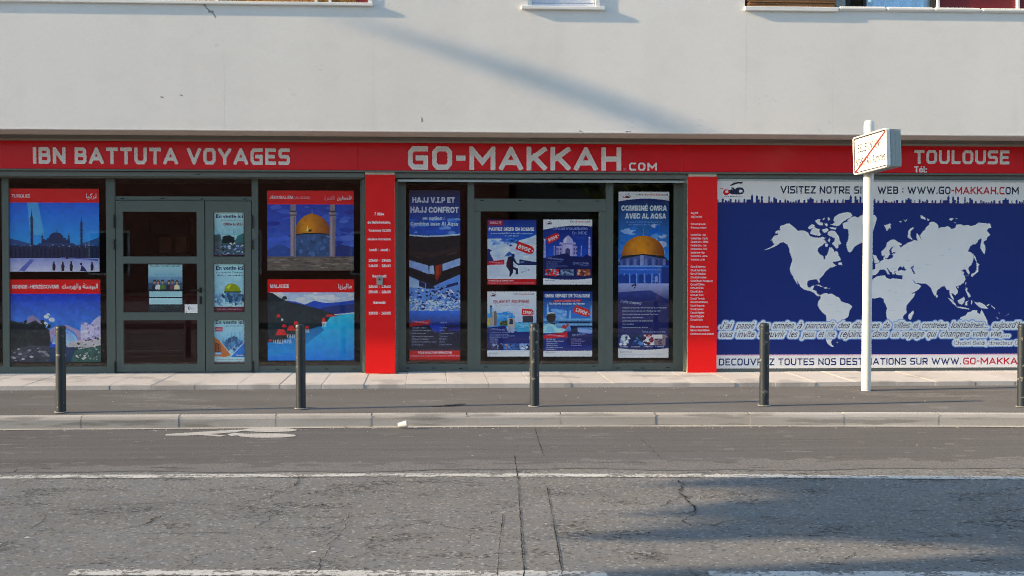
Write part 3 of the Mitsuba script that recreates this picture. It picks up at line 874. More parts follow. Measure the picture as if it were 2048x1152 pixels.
pane(X(232), X(505), za - .01, TOPZ - .02, ent)
zt = za - .062
rails = [Z(424, 320), Z(513, 320), Z(527, 320), Z(624.5, 320), Z(640, 320), Z(728, 320)]
for nm, (o0, o1, p0, p1) in (('door', (233.5, 410.3, 247.5, 395)), ('door', (412, 503.5, 428, 490))):
    d = key(ent + '__door')
    tag(d, 'wide door leaf with a lever handle' if o0 < 300 else 'narrow fixed door leaf covered with posters')
    scene[d] = mikit.ply(cat(B(X(o0), X(p0), GY - .045, GY + .01, BOT + .012, zt), B(X(p1), X(o1), GY - .045, GY + .01, BOT + .012, zt),
                             B(X(p0), X(p1), GY - .045, GY + .01, rails[0], zt), B(X(p0), X(p1), GY - .045, GY + .01, rails[2], rails[1]),
                             B(X(p0), X(p1), GY - .045, GY + .01, rails[4], rails[3]), B(X(p0), X(p1), GY - .045, GY + .01, BOT + .012, rails[5])), 'alu')
    for a, b in ((rails[1], rails[0]), (rails[3], rails[2]), (rails[5], rails[4])):
        pane(X(p0), X(p1), a, b, d, GY - .02)
    side = X(o0 - 2.5) if o0 < 300 else X(o1 + 3)
    for a, b in ((456, 430), (499, 479), (744, 722)):
        hinge(d, side, Z(a, 320), Z(b, 320), GY - .062)
    if o0 < 300:
        hx, hz = X(402.5, 580), Z(580, 400)
        add('handle', cat(tube([(hx, GY - .045, hz), (hx, GY - .09, hz)], .011), tube([(hx + .004, GY - .088, hz), (hx - .13, GY - .088, hz - .004)], [.012, .009]), cb(hx - .018, hx + .018, GY - .054, GY - .045, hz - .035, hz + .035, .004)), 'black', parent=d)
        add('lock', cat(cb(hx - .016, hx + .016, GY - .052, GY - .045, Z(608, 400), Z(592, 400), .004), tube([(hx, GY - .05, Z(598, 400)), (hx, GY - .064, Z(598, 400))], .013)), 'black', parent=d)
sm = np.random.default_rng(9)
for px, py in ((245, 397), (325, 397), (404, 398), (490, 398), (555, 739), (653, 738), (708, 738), (395, 349)):
    yy = GY - .034 if py > 390 else .03
    bx = float(aty(px, py, yy)[0]); bz = float(aty(px, py, yy)[2])
    add('drain_slot', B(bx - .022, bx + .022, yy - .003, yy + .004, bz - .005, bz + .005), 'black', parent=ent)

# poster front: window, wide glazed frame, window
pf = thing('display_front', 'dark grey aluminium shop front full of travel posters between the pillars', 'shop front')
bar('jamb', PX[0][1] - .004, X(812), BOT, TOPZ - .05, pf)
bar('mullion', X(935), X(948), BOT, TOPZ - .05, pf, GY - .05)
bar('mullion', X(1211), X(1225), BOT, TOPZ - .05, pf, GY - .05)
bar('jamb', X(1347), PX[1][0] + .008, BOT, TOPZ - .05, pf)
T2 = TOPZ - .05
for a, b in ((812, 935), (1225, 1347)):
    bar('bottom_rail', X(a), X(b), BOT, Z(727, 1000), pf)
    pane(X(a), X(b), BOT + .02, T2, pf)
bar('transom', X(948), X(1211), Z(423, 1080) , Z(398, 1080), pf, GY - .045)
pane(X(948), X(1211), Z(410, 1080), T2, pf)
bar('stile', X(948), X(961), BOT + .01, Z(423.5, 1080), pf, GY - .045)
bar('stile', X(1197), X(1211), BOT + .01, Z(423.5, 1080), pf, GY - .045)
bar('bottom_rail', X(961), X(1197), BOT, Z(728, 1080), pf, GY - .045)
pane(X(961), X(1197), BOT + .05, Z(420, 1080), pf)
for px, py in ((816, 736), (868, 736), (922, 737), (972, 734), (1188, 732), (1236, 736), (1286, 736), (1336, 735), (964, 401), (1040, 401), (1118, 402), (1195, 402), (1120, 356)):
    yy = GY - .034 if py > 390 else .03
    if 945 < px < 1215 and py > 390:
        yy = GY - .049
    bx, bz = float(aty(px, py, yy)[0]), float(aty(px, py, yy)[2])
    add('drain_slot', B(bx - .024, bx + .024, yy - .003, yy + .004, bz - .005, bz + .005), 'black', parent=pf)

for i, (px0, px1, py0, py1, m_, lab) in enumerate(((297, 372, 438, 470, 'black', 'dark screen on the back wall, dimly seen through the upper door pane'), (318, 343, 474, 506, 'room_box', 'left of two brown boxes dimly seen through the upper door pane'), (350, 374, 474, 506, 'room_box', 'right of two brown boxes dimly seen through the upper door pane'))):
    u, v = aty(px0, py0, 4.2), aty(px1, py1, 4.2)
    k_ = thing('wall_screen' if i == 0 else 'box', lab, 'screen' if i == 0 else 'box', None)
    add('casing' if i == 0 else 'body', cb(u[0], v[0], 4.2 if i else 4.3, 4.39, v[2], u[2], .01), m_, parent=k_)
sh_ = thing('wall_shelf', 'narrow shelf under the brown boxes on the back wall of the shop', 'shelf')
u, v = aty(300, 506, 4.2), aty(390, 512, 4.2)
add('board', cb(u[0], v[0], 4.1, 4.39, v[2] - .01, u[2] - .004, .004), 'room_floor', parent=sh_)

# ------------------------------------------------------------------ bollards, signpost, road sign, small things
BOL = [((122, 824), 'dark grey steel bollard in front of the left display window and the ruined bridge poster'), ((602, 817), 'dark grey steel bollard in front of the lake poster'), ((1069, 812), 'dark grey steel bollard in front of the four small posters'),
       ((1528, 811), 'dark grey steel bollard between the right red pillar and the white signpost'), ((2044, 813), 'dark grey steel bollard cut by the right edge of the picture')]
RB = 0.053
for i, ((px, py), lab) in enumerate(BOL):
    p = atz(px, py, .145)
    b = thing('bollard', lab, 'bollard', 'steel bollards along the kerb')
    h = 0.915
    ang = jr.uniform(-.006, .006)
    body = lathe([[0, -.05], [RB, -.05], [RB, h - .065], [RB - .003, h - .058], [RB - .003, h - .052], [RB, h - .046], [RB, h - .022], [RB - .006, h - .010], [RB - .016, h - .004], [0, h]], 32)
    body.apply_transform(trimesh.transformations.rotation_matrix(ang, (0, 1, 0)))
    body.apply_translation((p[0], p[1], .145))
    add('post', body, 'bollard_paint', 40, parent=b)
    add('footing', lathe([[0, 0], [RB + .02, 0], [RB + .016, .008], [0, .009]], 20, (p[0], p[1], .142)), 'concrete', True, parent=b)

pp = atz(1732, 782, .155)
PR = 0.058
post = thing('sign_post', 'white steel signpost with a rounded cap standing in the pavement', 'post')
lean = trimesh.transformations.rotation_matrix(.004, (0, 1, 0))
H = 3.28
for nm, m in (('pole', lathe([[0, -.05], [PR, -.05], [PR, H - .09], [0, H - .09]], 32)), ('cap', lathe([[PR + .004, H - .15], [PR + .005, H - .06], [PR, H - .03], [PR * .8, H - .008], [PR * .45, H], [0, H + .002]], 32)),
              ('sleeve', lathe([[PR, 2.02], [PR + .003, 2.021], [PR + .003, H - .5], [PR, H - .499]], 32))):
    m.apply_transform(lean); m.apply_translation((pp[0], pp[1], .155))
    add(nm, m, 'white_paint', 40, parent=post)

# the sign is a shallow box turned towards the left, its face slightly tilted
sg = thing('road_sign', 'white district exit sign with a red diagonal bar, boxed and turned to the left', 'road sign')
W_, H_, D_ = 0.80, 0.455, 0.19
ang = math.radians(79.5)
ex = np.array([math.cos(ang), -math.sin(ang), 0]); en = np.array([-math.sin(ang), -math.cos(ang), 0]); ez = np.array([0, 0, 1.0])
tilt = math.radians(3.9)
ex, ez = ex * math.cos(tilt) + ez * math.sin(tilt), ez * math.cos(tilt) - ex * math.sin(tilt)
fc = aty(1741, 304, pp[1] - 0.31)                 # middle of the face, which stands out from the post
M4 = np.eye(4); M4[:3, 0], M4[:3, 1], M4[:3, 2] = ex, ez, en


def rrect(w, h, r):
    return sbox(-w / 2 + r, -h / 2 + r, w / 2 - r, h / 2 - r).buffer(r, 6)


def place_sign(m, c):
    q = M4.copy(); q[:3, 3] = c
    m.apply_transform(q)
    return m


def face_layer(g, z, th):
    return cat(*[trimesh.creation.extrude_polygon(q, th, engine='earcut').apply_translation((0, 0, z)) for q in getattr(g, 'geoms', [g]) if q.area > 1e-8])


outer = rrect(W_, H_, .035)
add('rim', place_sign(cat(face_layer(outer.difference(rrect(W_ - .03, H_ - .03, .025)), -.02, .034), face_layer(outer, -.03, .01)), fc), 'white_paint', parent=sg)
add('face', place_sign(face_layer(rrect(W_ - .03, H_ - .03, .025), -.02, .022), fc), 'letter_white', parent=sg)
mat('sign_black', lin('#2a2a2a'), .5); mat('sign_red', lin('#8f2c20'), .5)
brd = rrect(W_ - .035, H_ - .035, .02).difference(rrect(W_ - .06, H_ - .06, .012))
add('border', place_sign(face_layer(brd, .0022, .001), fc), 'sign_black', parent=sg)
t1 = fit(words('BELLEFONTAINE', 500), -.29, .25, .03, .125)
t2 = fit(words('MIRESTAN', 500), -.34, -.0, -.135, -.045); t3 = fit(words('Activités', 500), .05, .34, -.135, -.04)
diag = LineString([(-W_ / 2 + .035, -H_ / 2 + .03), (W_ / 2 - .035, H_ / 2 - .03)]).buffer(.013)
for t_ in (t1, t2, t3):
    add('lettering', place_sign(face_layer(t_.difference(diag), .0022, .001), fc), 'sign_black', parent=sg)
add('diagonal_bar', place_sign(face_layer(diag, .0024, .001), fc), 'sign_red', parent=sg)
bxm = [B(-W_ / 2 + .012, W_ / 2 - .012, -H_ / 2 + .012, H_ / 2 - .012, -D_ + .012, -.03)]
for k in range(3):
    z = -.055 - k * .057
    bxm.append(face_layer(rrect(W_ - .012, H_ - .012, .03), z - .006, .012))
add('casing', place_sign(cat(*bxm), fc), 'alu_pale', parent=sg)
for v_ in (-.135, .135):
    add('bracket', place_sign(B(-.1, .1, v_ - .015, v_ + .015, -D_ - .01, -D_ + .012), fc), 'alu_pale', parent=sg)

# key switch on the red cladding
kx_, kz = float(aty(759.5, 562, -.02)[0]), float(aty(759.5, 562, -.02)[2])
kb = thing('key_switch', 'small grey shutter key switch box on the left red pillar', 'key switch')
add('body', cb(kx_ - .042, kx_ + .042, -.05, -.0125, kz - .056, kz + .056, .008), 'grey_box', parent=kb)
add('keyhole', lathe([[0, 0], [.012, 0], [.012, .006], [0, .006]], 12).apply_transform(trimesh.transformations.rotation_matrix(math.pi / 2, (1, 0, 0))).apply_translation((kx_, -.05, kz + .022)), 'black', parent=kb)
add('cover', cb(kx_ - .03, kx_ + .03, -.054, -.05, kz - .045, kz + .008, .003), 'alu_pale', parent=kb)

# paper cup lying in the gutter
cp = atz(797, 853.5, .02)
cup = lathe([[0, .002], [.026, .002], [.027, 0], [.0375, .088], [.039, .088], [.039, .092], [.036, .092], [.0255, .006], [0, .006]], 28)
cup.apply_transform(trimesh.transformations.rotation_matrix(math.radians(86), (0, 1, 0)))
cup.apply_transform(trimesh.transformations.rotation_matrix(math.radians(-8), (0, 0, 1)))
cup.apply_transform(trimesh.transformations.rotation_matrix(math.radians(-7), (0, 1, 0)))
cup.apply_translation((cp[0], cp[1] - .05, -cup.bounds[0][2] + .012))
add('paper_cup', cup, 'white_paint', 30, label='crumpled white paper cup lying in the gutter against the kerb', cat_='cup')
# a small pot by the left window
q0 = atz(8, 746, .222)
pot = thing('bottle', 'small white bottle with a green cap at the far left end of the step', 'bottle')
add('body', lathe([[0, 0], [.024, 0], [.026, .006], [.026, .07], [.012, .09], [.012, .1], [0, .1]], 18, (q0[0], -.05, .222)), 'white_paint', 40, parent=pot)
add('cap', lathe([[0, 0], [.014, 0], [.014, .02], [0, .022]], 14, (q0[0], -.05, .322)), 'green_cap', 40, parent=pot)


def leaf(x, y, z, s, a, seed):
    q = np.random.default_rng(seed)
    pts = [(math.cos(t) * s * (1 if abs(math.sin(t)) < .9 else .6) * q.uniform(.8, 1.1), .5 * s * math.sin(t)) for t in np.linspace(0, 6.28, 11)[:-1]]
    m = trimesh.creation.extrude_polygon(Polygon(pts).buffer(0), .0015, engine='earcut')
    m.vertices[:, 2] += .25 * np.abs(m.vertices[:, 1]) + 3 * s * (m.vertices[:, 0] / 1) ** 2
    m.apply_transform(trimesh.transformations.rotation_matrix(a, (0, 0, 1)))
    m.apply_translation((x, y, z))
    return m


LV = [((705, 855), 'brown dead leaf in the gutter, third one left of the paper cup'), ((742, 855), 'brown dead leaf in the gutter, second one left of the paper cup'), ((765, 854.5), 'brown dead leaf in the gutter, nearest to the left of the paper cup'),
      ((690, 856), 'brown dead leaf in the gutter, farthest left of the paper cup'), ((1391, 852), 'left one of two dead leaves in the gutter below the right red pillar'), ((1402, 853), 'right one of two dead leaves in the gutter below the right red pillar'), ((860, 850), 'dead leaf in the gutter to the right of the paper cup')]
for i, ((px, py), lab) in enumerate(LV):
    p = atz(px, py)
    add('dead_leaf', leaf(p[0], p[1] - .03, .016, qr.uniform(.018, .035), qr.uniform(0, 3), i), 'leaf_litter', label=lab, cat_='leaf', group='dead leaves in the gutter')
crumbs = []
for _ in range(260):
    x = qr.uniform(-7, 9)
    if qr.uniform() < .55:
        y, z = float(kerb_y(x)) - qr.uniform(.01, .16) ** 1.0, .006
    elif qr.uniform() < .5:
        y, z = qr.uniform(-3.2, -1.44), 0.168
    else:
        y, z = qr.uniform(-10.2, -4.1), .006
    s = qr.uniform(.003, .009)
    m = trimesh.creation.icosahedron(); m.apply_scale((s, s * .8, s * .5)); m.apply_translation((x, y, z))
    crumbs.append(m)
add('grit', cat(*crumbs), 'pebble', kind='stuff', label='pale grit scattered along the gutter and pavement', cat_='grit')
for px, py, s, lab in ((627, 1105, .02, 'white scrap of paper on the road left of the straight cracks'), (998, 791, .012, 'white scrap of paper on the pavement left of the third bollard'), (55, 1076, .018, 'pale flattened scrap on the road at far left')):
    z = .158 if py < 820 else .004
    p = atz(px, py, z)
    add('paper_scrap', leaf(p[0], p[1], z + .002, s, .3, px), 'letter_white', label=lab, cat_='paper scrap')

# ------------------------------------------------------------------ what stands outside the picture: the tree and the added plate that throw shadows, the far side that the glass mirrors
def tree(name, base, trunk_top, lobes, n_leaf, size, seed, label, group=None, spread=(.16, .16, .16)):
    q = np.random.default_rng(seed)
    t = thing(name, label, 'tree', group)
    base, top = np.array(base, float), np.array(trunk_top, float)
    mid = (base + top) / 2 + q.normal(0, .15, 3)
    limbs = [tube([base, mid, top], [.22, .17, .13], 10)]
    for c, r, w in lobes:
        c = np.array(c, float)
        e = top + (c - top) * .45 + q.normal(0, .2, 3)
        limbs.append(tube([top - (0, 0, .3), e, c], [.06, .04, .015], 7))
    add('trunk', cat(*limbs), 'bark', 30, parent=t)
    vs = []
    tot = sum(w for _, _, w in lobes)
    for c, r, w in lobes:
        k = int(n_leaf * w / tot)
        twigs = np.array(c) + q.normal(0, .42, (max(6, k // 28), 3)) * np.array(r)
        p = twigs[q.integers(len(twigs), size=k)] + q.normal(0, 1, (k, 3)) * np.array(spread)
        a = q.normal(size=(k, 3)); a /= np.linalg.norm(a, axis=1, keepdims=True)
        b = np.cross(a, q.normal(size=(k, 3))); b /= np.linalg.norm(b, axis=1, keepdims=True)
        s = size * q.uniform(.6, 1.3, (k, 1))
        vs.append(np.stack([p - a * s, p + b * s * .45, p + a * s, p - b * s * .45], 1))
    v = np.vstack(vs).reshape(-1, 3)
    i = np.arange(len(v) // 4) * 4
    f = np.vstack([np.column_stack([i, i + 1, i + 2]), np.column_stack([i, i + 2, i + 3])])
    add('crown', (v, f), 'leaf', parent=t)
    return t


def up_sun(px, py, h):
    """the point h metres up the sunbeam that ends at this place of the road"""
    return atz(px, py) + SUN * h


LOB = []
for px, py, h, rx, ry, w in ((1790, 968, 7.6, .8, .22, 1.0), (1930, 985, 8.2, 1.0, .5, 2.2), (2090, 1000, 8.0, 1.2, .9, 3.2), (1650, 962, 7.3, .7, .10, .35), (1530, 961, 7.1, .5, .05, .10), (1700, 1008, 7.5, .7, .14, .7), (1540, 1020, 7.1, .6, .05, .16),
                             (1800, 1030, 7.7, .8, .45, 1.6), (1640, 1058, 7.4, .7, .16, .6), (1480, 1066, 7.1, .6, .07, .22), (2300, 1000, 8.4, 1.6, 1.0, 3.5), (1960, 1050, 7.8, .9, .35, 1.6), (1950, 1140, 7.8, .9, .13, 1.1), (1700, 1146, 7.5, .8, .10, .7), (1480, 1152, 7.2, .7, .07, .4),
                             (2150, 1140, 7.9, 1.1, .2, 1.5), (1850, 1250, 7.6, 1.2, .35, 2.0), (2100, 1290, 8.0, 1.4, .5, 2.0)):
    LOB.append((up_sun(px, py, h), (rx, ry, .2), w))
cen = np.average([c for c, _, _ in LOB], axis=0, weights=[w for _, _, w in LOB])
tree('plane_tree', (cen[0] + .6, -14.9, 0), (cen[0] + .8, -12.6, 8.0), LOB, 64000, .075, 11, 'tree standing out of view whose crown shades the road on the right', None, (.14, .06, .06))
# plate added out of view on the left, cut to throw the slanting wall shadow
lx = -22.0
shade_plate = thing('added_shade_plate', 'added plate out of view high on the left, shaped to shade the render', 'shade_plate')
lp = lambda X_, py: ((X_ - lx) * -SUN[1] / 2.85, float(aty(1024, py, WY)[2]) + (X_ - lx) / 2.85)     # where the beam past this point of the wall crosses the added plate
up = [lp(float(aty(px, py, WY)[0]), py) for px, py in ((650, 22), (870, 82), (1024, 118), (1200, 177), (1430, 262))]
lo = [lp(float(aty(px, py, WY)[0]), py) for px, py in ((650, 30), (870, 98), (1024, 158), (1200, 217), (1430, 305))]
tube_z = up[0][1]
add('arm', tube([(lx, WY, tube_z - .03), (lx, WY - up[0][0], tube_z - .01)], .010), 'alu_pale', parent=shade_plate)
hm = trimesh.creation.extrude_polygon(Polygon(up + lo[::-1]), .15, engine='earcut')
hm.apply_transform(np.array([[0, 0, 1, lx - .07], [-1, 0, 0, WY], [0, 1, 0, 0], [0, 0, 0, 1.0]]))
add('shadow_outline', hm, 'alu_pale', parent=shade_plate)
opp = thing('brick_building', 'low brick building across the street, seen only in reflections', 'building')
add('wall', B(-34, 3, -40, -31, 0, 6.2), 'brick', parent=opp)
add('roof', B(-34.4, 3.4, -40.4, -30.6, 6.2, 6.45), 'soffit_dark', parent=opp)
for i in range(7):
    x = -31 + i * 4.7
    w = add('window', B(x, x + 1.5, -31.02, -30.96, 1.0, 2.6), 'white_paint', parent=opp)
    add('pane', B(x + .08, x + 1.42, -30.96, -30.95, 1.08, 2.52), 'black', parent=w)
far = thing('grey_building', 'plain grey rendered building across the street, seen only in reflections', 'building')
add('wall', B(3.4, 42, -44, -33, 0, 7.4), 'render_grey', parent=far)
add('roof', B(3.2, 42.3, -44.3, -32.7, 7.4, 7.65), 'soffit_dark', parent=far)
for i in range(8):
    for zz in (1.0, 4.3):
        w = add('window', B(5 + i * 4.4, 6.6 + i * 4.4, -33.02, -32.96, zz, zz + 1.7), 'black', parent=far)
for i, (x, y, h) in enumerate(((8, -27, 5.4), (14, -29, 6.0), (21, -28, 5.2))):
    tree('street_tree', (x, y, 0), (x, y, 2.4), [((x + a, y + b, h * .62 + c), (1.3, 1.2, 1.1), 1) for a, b, c in ((-1.2, 0, 0), (1.2, .5, .2), (0, -1, .7), (.2, .8, 1.2), (-.6, .2, -.6), (.8, -.4, -.6))], 4200, .17, 20 + i, f'broad tree across the street, {["nearest to the brick building", "between the two others", "farthest from the brick building"][i]}')
# ------------------------------------------------------------------ flat print: claddings, banner, posters
NAVY, RED, PALE, SKYB = '#082a68', '#e0121f', '#eceef4', '#1e5cb4'


def logo(p, x, y, w, h, dark='#141c3c', red='#b8181c'):
    f = lambda pts: [(x + (a - 65) / 320 * w, y + (b - 88) / 205 * h) for a, b in pts]
    kx, ky = w / 320, h / 205
    p.poly(f([(190, 142), (205, 122), (250, 97), (300, 90), (362, 88), (352, 112), (300, 112), (262, 118), (230, 134)]), dark)
    ring = lambda cx, cy, rx, ry, ix, iy, hx, hy: affinity.scale(Point(0, 0).buffer(1, 8), rx, ry).difference(affinity.translate(affinity.scale(Point(0, 0).buffer(1, 8), ix, iy), hx, hy))
    place = lambda g, cx, cy: affinity.affine_transform(g, [kx, 0, 0, ky, x + (cx - 65) * kx, y + (cy - 88) * ky])
    p.add(place(ring(0, 0, 62, 48, 24, 20, 14, 4), 320, 206), dark)
    p.poly(f([(178, 200), (215, 185), (262, 215), (300, 232), (330, 252), (230, 252), (185, 240), (170, 222)]), dark)
    p.poly(f([(205, 160), (235, 160), (285, 205), (300, 235), (255, 225)]), dark)
    p.add(place(ring(0, 0, 42, 40, 20, 17, 6, -8), 146, 224), red)
    for cx, cy in ((76, 174), (100, 180)):
        p.ell(*f([(cx, cy)])[0], 9 * kx, 8 * ky, red)


def site(p, x0, x1, top, base):
    p.square('WWW.GO-MAKKAH.COM', x0, x1, top, base, [(4, '#151c30'), (9, '#a02024'), (4, '#151c30')], .2, .14)


# red claddings of the two pillars
CY = -0.0125
p = Print(730, 349, 790, 747, CY, RED)
WT = '#f0dfe2'
for t, x0, x1, a, b in (('7 Allée', 749, 768, 424.5, 430.3), ('de Bellefontaine,', 735, 782, 441.5, 446.8), ('Toulouse 31100', 736.5, 781.5, 457.7, 463), ("Horaires d'ouverture:", 735.5, 782, 475.5, 480), ('Lundi - Jeudi :', 738, 779, 496, 501.8),
                        ('10h00 - 13h00', 737, 781.5, 517.5, 523), ('14h00 - 18h00', 737, 781.5, 528.2, 533.7), ('Vendredi :', 744, 774, 549, 554.8), ('10h00 - 13h00', 737, 781.5, 570, 575.5), ('15h00 - 18h00', 737, 781.5, 580.5, 586),
                        ('Samedi:', 746, 771, 601.5, 607.3), ('10h00 - 16h00', 737, 781.5, 623, 628.6)):
    p.text(t, x0, x1, a, b, WT, 800)
c1 = thing('red_cladding', 'red cladding panel with the address and opening hours in white', 'cladding panel', None)
p.build('print', 'banner_print', c1)
p = Print(1376, 353, 1433, 746, CY, RED)
Ls = [('Hajj VIP', 425.8, 1396), ('Hajj Confrot', 433, 1403.5), ('Omra en groupe', 447.7, 1410), ('Omra sur mesure', 454.7, 1412)]
for i, (t, x) in enumerate((('Combinés Omra - Aqsa', 1411), ('Combinés Omra - Istanbul', 1415), ('Combinés Omra - Médine', 1415.5), ('Combinés Omra - Inde', 1412), ('Combinés Omra - Tunis', 1413.5), ('Combinés Omra - Liban', 1409), ('Combinés Omra - Londres', 1414), ('Combinés Omra - Le Caire', 1409.5))):
    Ls.append((t, 469.2 + 7.07 * i, x))
for i, (t, x) in enumerate((('Circuit Istanbul', 1411), ('Circuit Sud Maroc', 1412), ('Circuit Malaisie', 1411), ('Circuit Jérusalem', 1412.5), ('Circuit Bosnie-Herzégovine', 1425), ('Circuit Chine', 1408.5), ('Circuit Inde', 1407), ('Circuit Liban', 1406),
                            ('Circuit Iran', 1406.6), ('Circuit Tunisie', 1409), ('Circuit Ouzbékistan', 1415.5), ('Circuit Grenade', 1408.8), ('Circuit Cordoue', 1407.3), ('Circuit Algérie', 1408.6), ('Circuit Egypte', 1408), ('Circuit Asie', 1406))):
    Ls.append((t, 533 + 7.07 * i, x))
Ls += [('Billets avions en ligne', 653, 1417), ('Séjours linguistiques', 660, 1419), ('Conférences et séminaires', 667.3, 1427)]
for t, y, x in Ls:
    p.text(t, 1382, x, y - 2.2, y + 1.9, '#eac9cd', 700)
c2 = thing('red_cladding', 'red cladding panel with a long list of trips in small white lines', 'cladding panel', None)
p.build('print', 'banner_print', c2)

# ---- world map banner
BX1, BY1 = 2262.0, 733.6
MY = 0.06
p = Print(1434.5, 361, BX1, BY1, MY, PALE)
p.rect(1434, 405, BX1, 708, NAVY)
SKL = [(35, 45, 320), (90, 115, 310), (130, 150, 328), (150, 160, 340), (165, 185, 334), (190, 215, 310), (260, 280, 318), (300, 320, 318), (370, 390, 312), (405, 465, 318), (465, 495, 270), (475, 485, 252), (530, 556, 270), (556, 580, 315), (595, 620, 275), (690, 710, 275), (720, 740, 342),
       (755, 780, 290), (780, 805, 310), (830, 855, 325), (900, 920, 315), (930, 960, 330), (972, 990, 342), (1005, 1025, 342), (1040, 1060, 330), (1072, 1100, 318), (1145, 1170, 322), (1195, 1225, 312), (1225, 1250, 290), (1250, 1280, 308)]
for k in range(5):
    for a, b, h in SKL:
        x0 = 1430 + a / 6.606 + 193.8 * k
        if x0 < 1434 or x0 > BX1 - 6:
            continue
        p.rect(x0, 350 + h / 6.606, 1430 + b / 6.606 + 193.8 * k, 405.2, NAVY)
        p.rect(x0 - 2, 404, x0 + 9, 405.2, NAVY)
p.rect(1434, 405.2, BX1, 406.2, '#4a1c40')
p.rect(1434, 706.3, BX1, 708.3, '#d9a8b8')
logo(p, 1440, 363.5, 48, 31)
p.text('GO MAKKAH', 1449, 1484, 391.2, 393.6, '#4a3038', 600)
p.square('VISITEZ NOTRE SITE WEB : WWW.GO-MAKKAH.COM', 1558, 2031, 371.2, 386.2, [(0, '#000000')] + [(26, '#141c3a')] + [(9, '#9a2428')] + [(4, '#141c3a')], .19, .17)
p.square('DECOUVREZ TOUTES NOS DESTINATIONS SUR WWW.', 1439.5, 1919, 713.8, 727.6, '#122a5c', .18, .16)
p.square('GO-MAKKAH.COM', 1923, 2094, 713.8, 727.6, [(9, '#a02a3c'), (4, '#122a5c')], .18, .16)
LAND = '#d9e0e8'
A = lambda q: [(1500 + x / 8, 410 + y / 8) for x, y in q]
Bq = lambda q: [(1500 + x / 7.2, 540 + y / 7.2) for x, y in q]
C = lambda q: [(1730 + x / 8, 410 + y / 8) for x, y in q]
D = lambda q: [(1730 + x / 6.4, 540 + y / 6.4) for x, y in q]
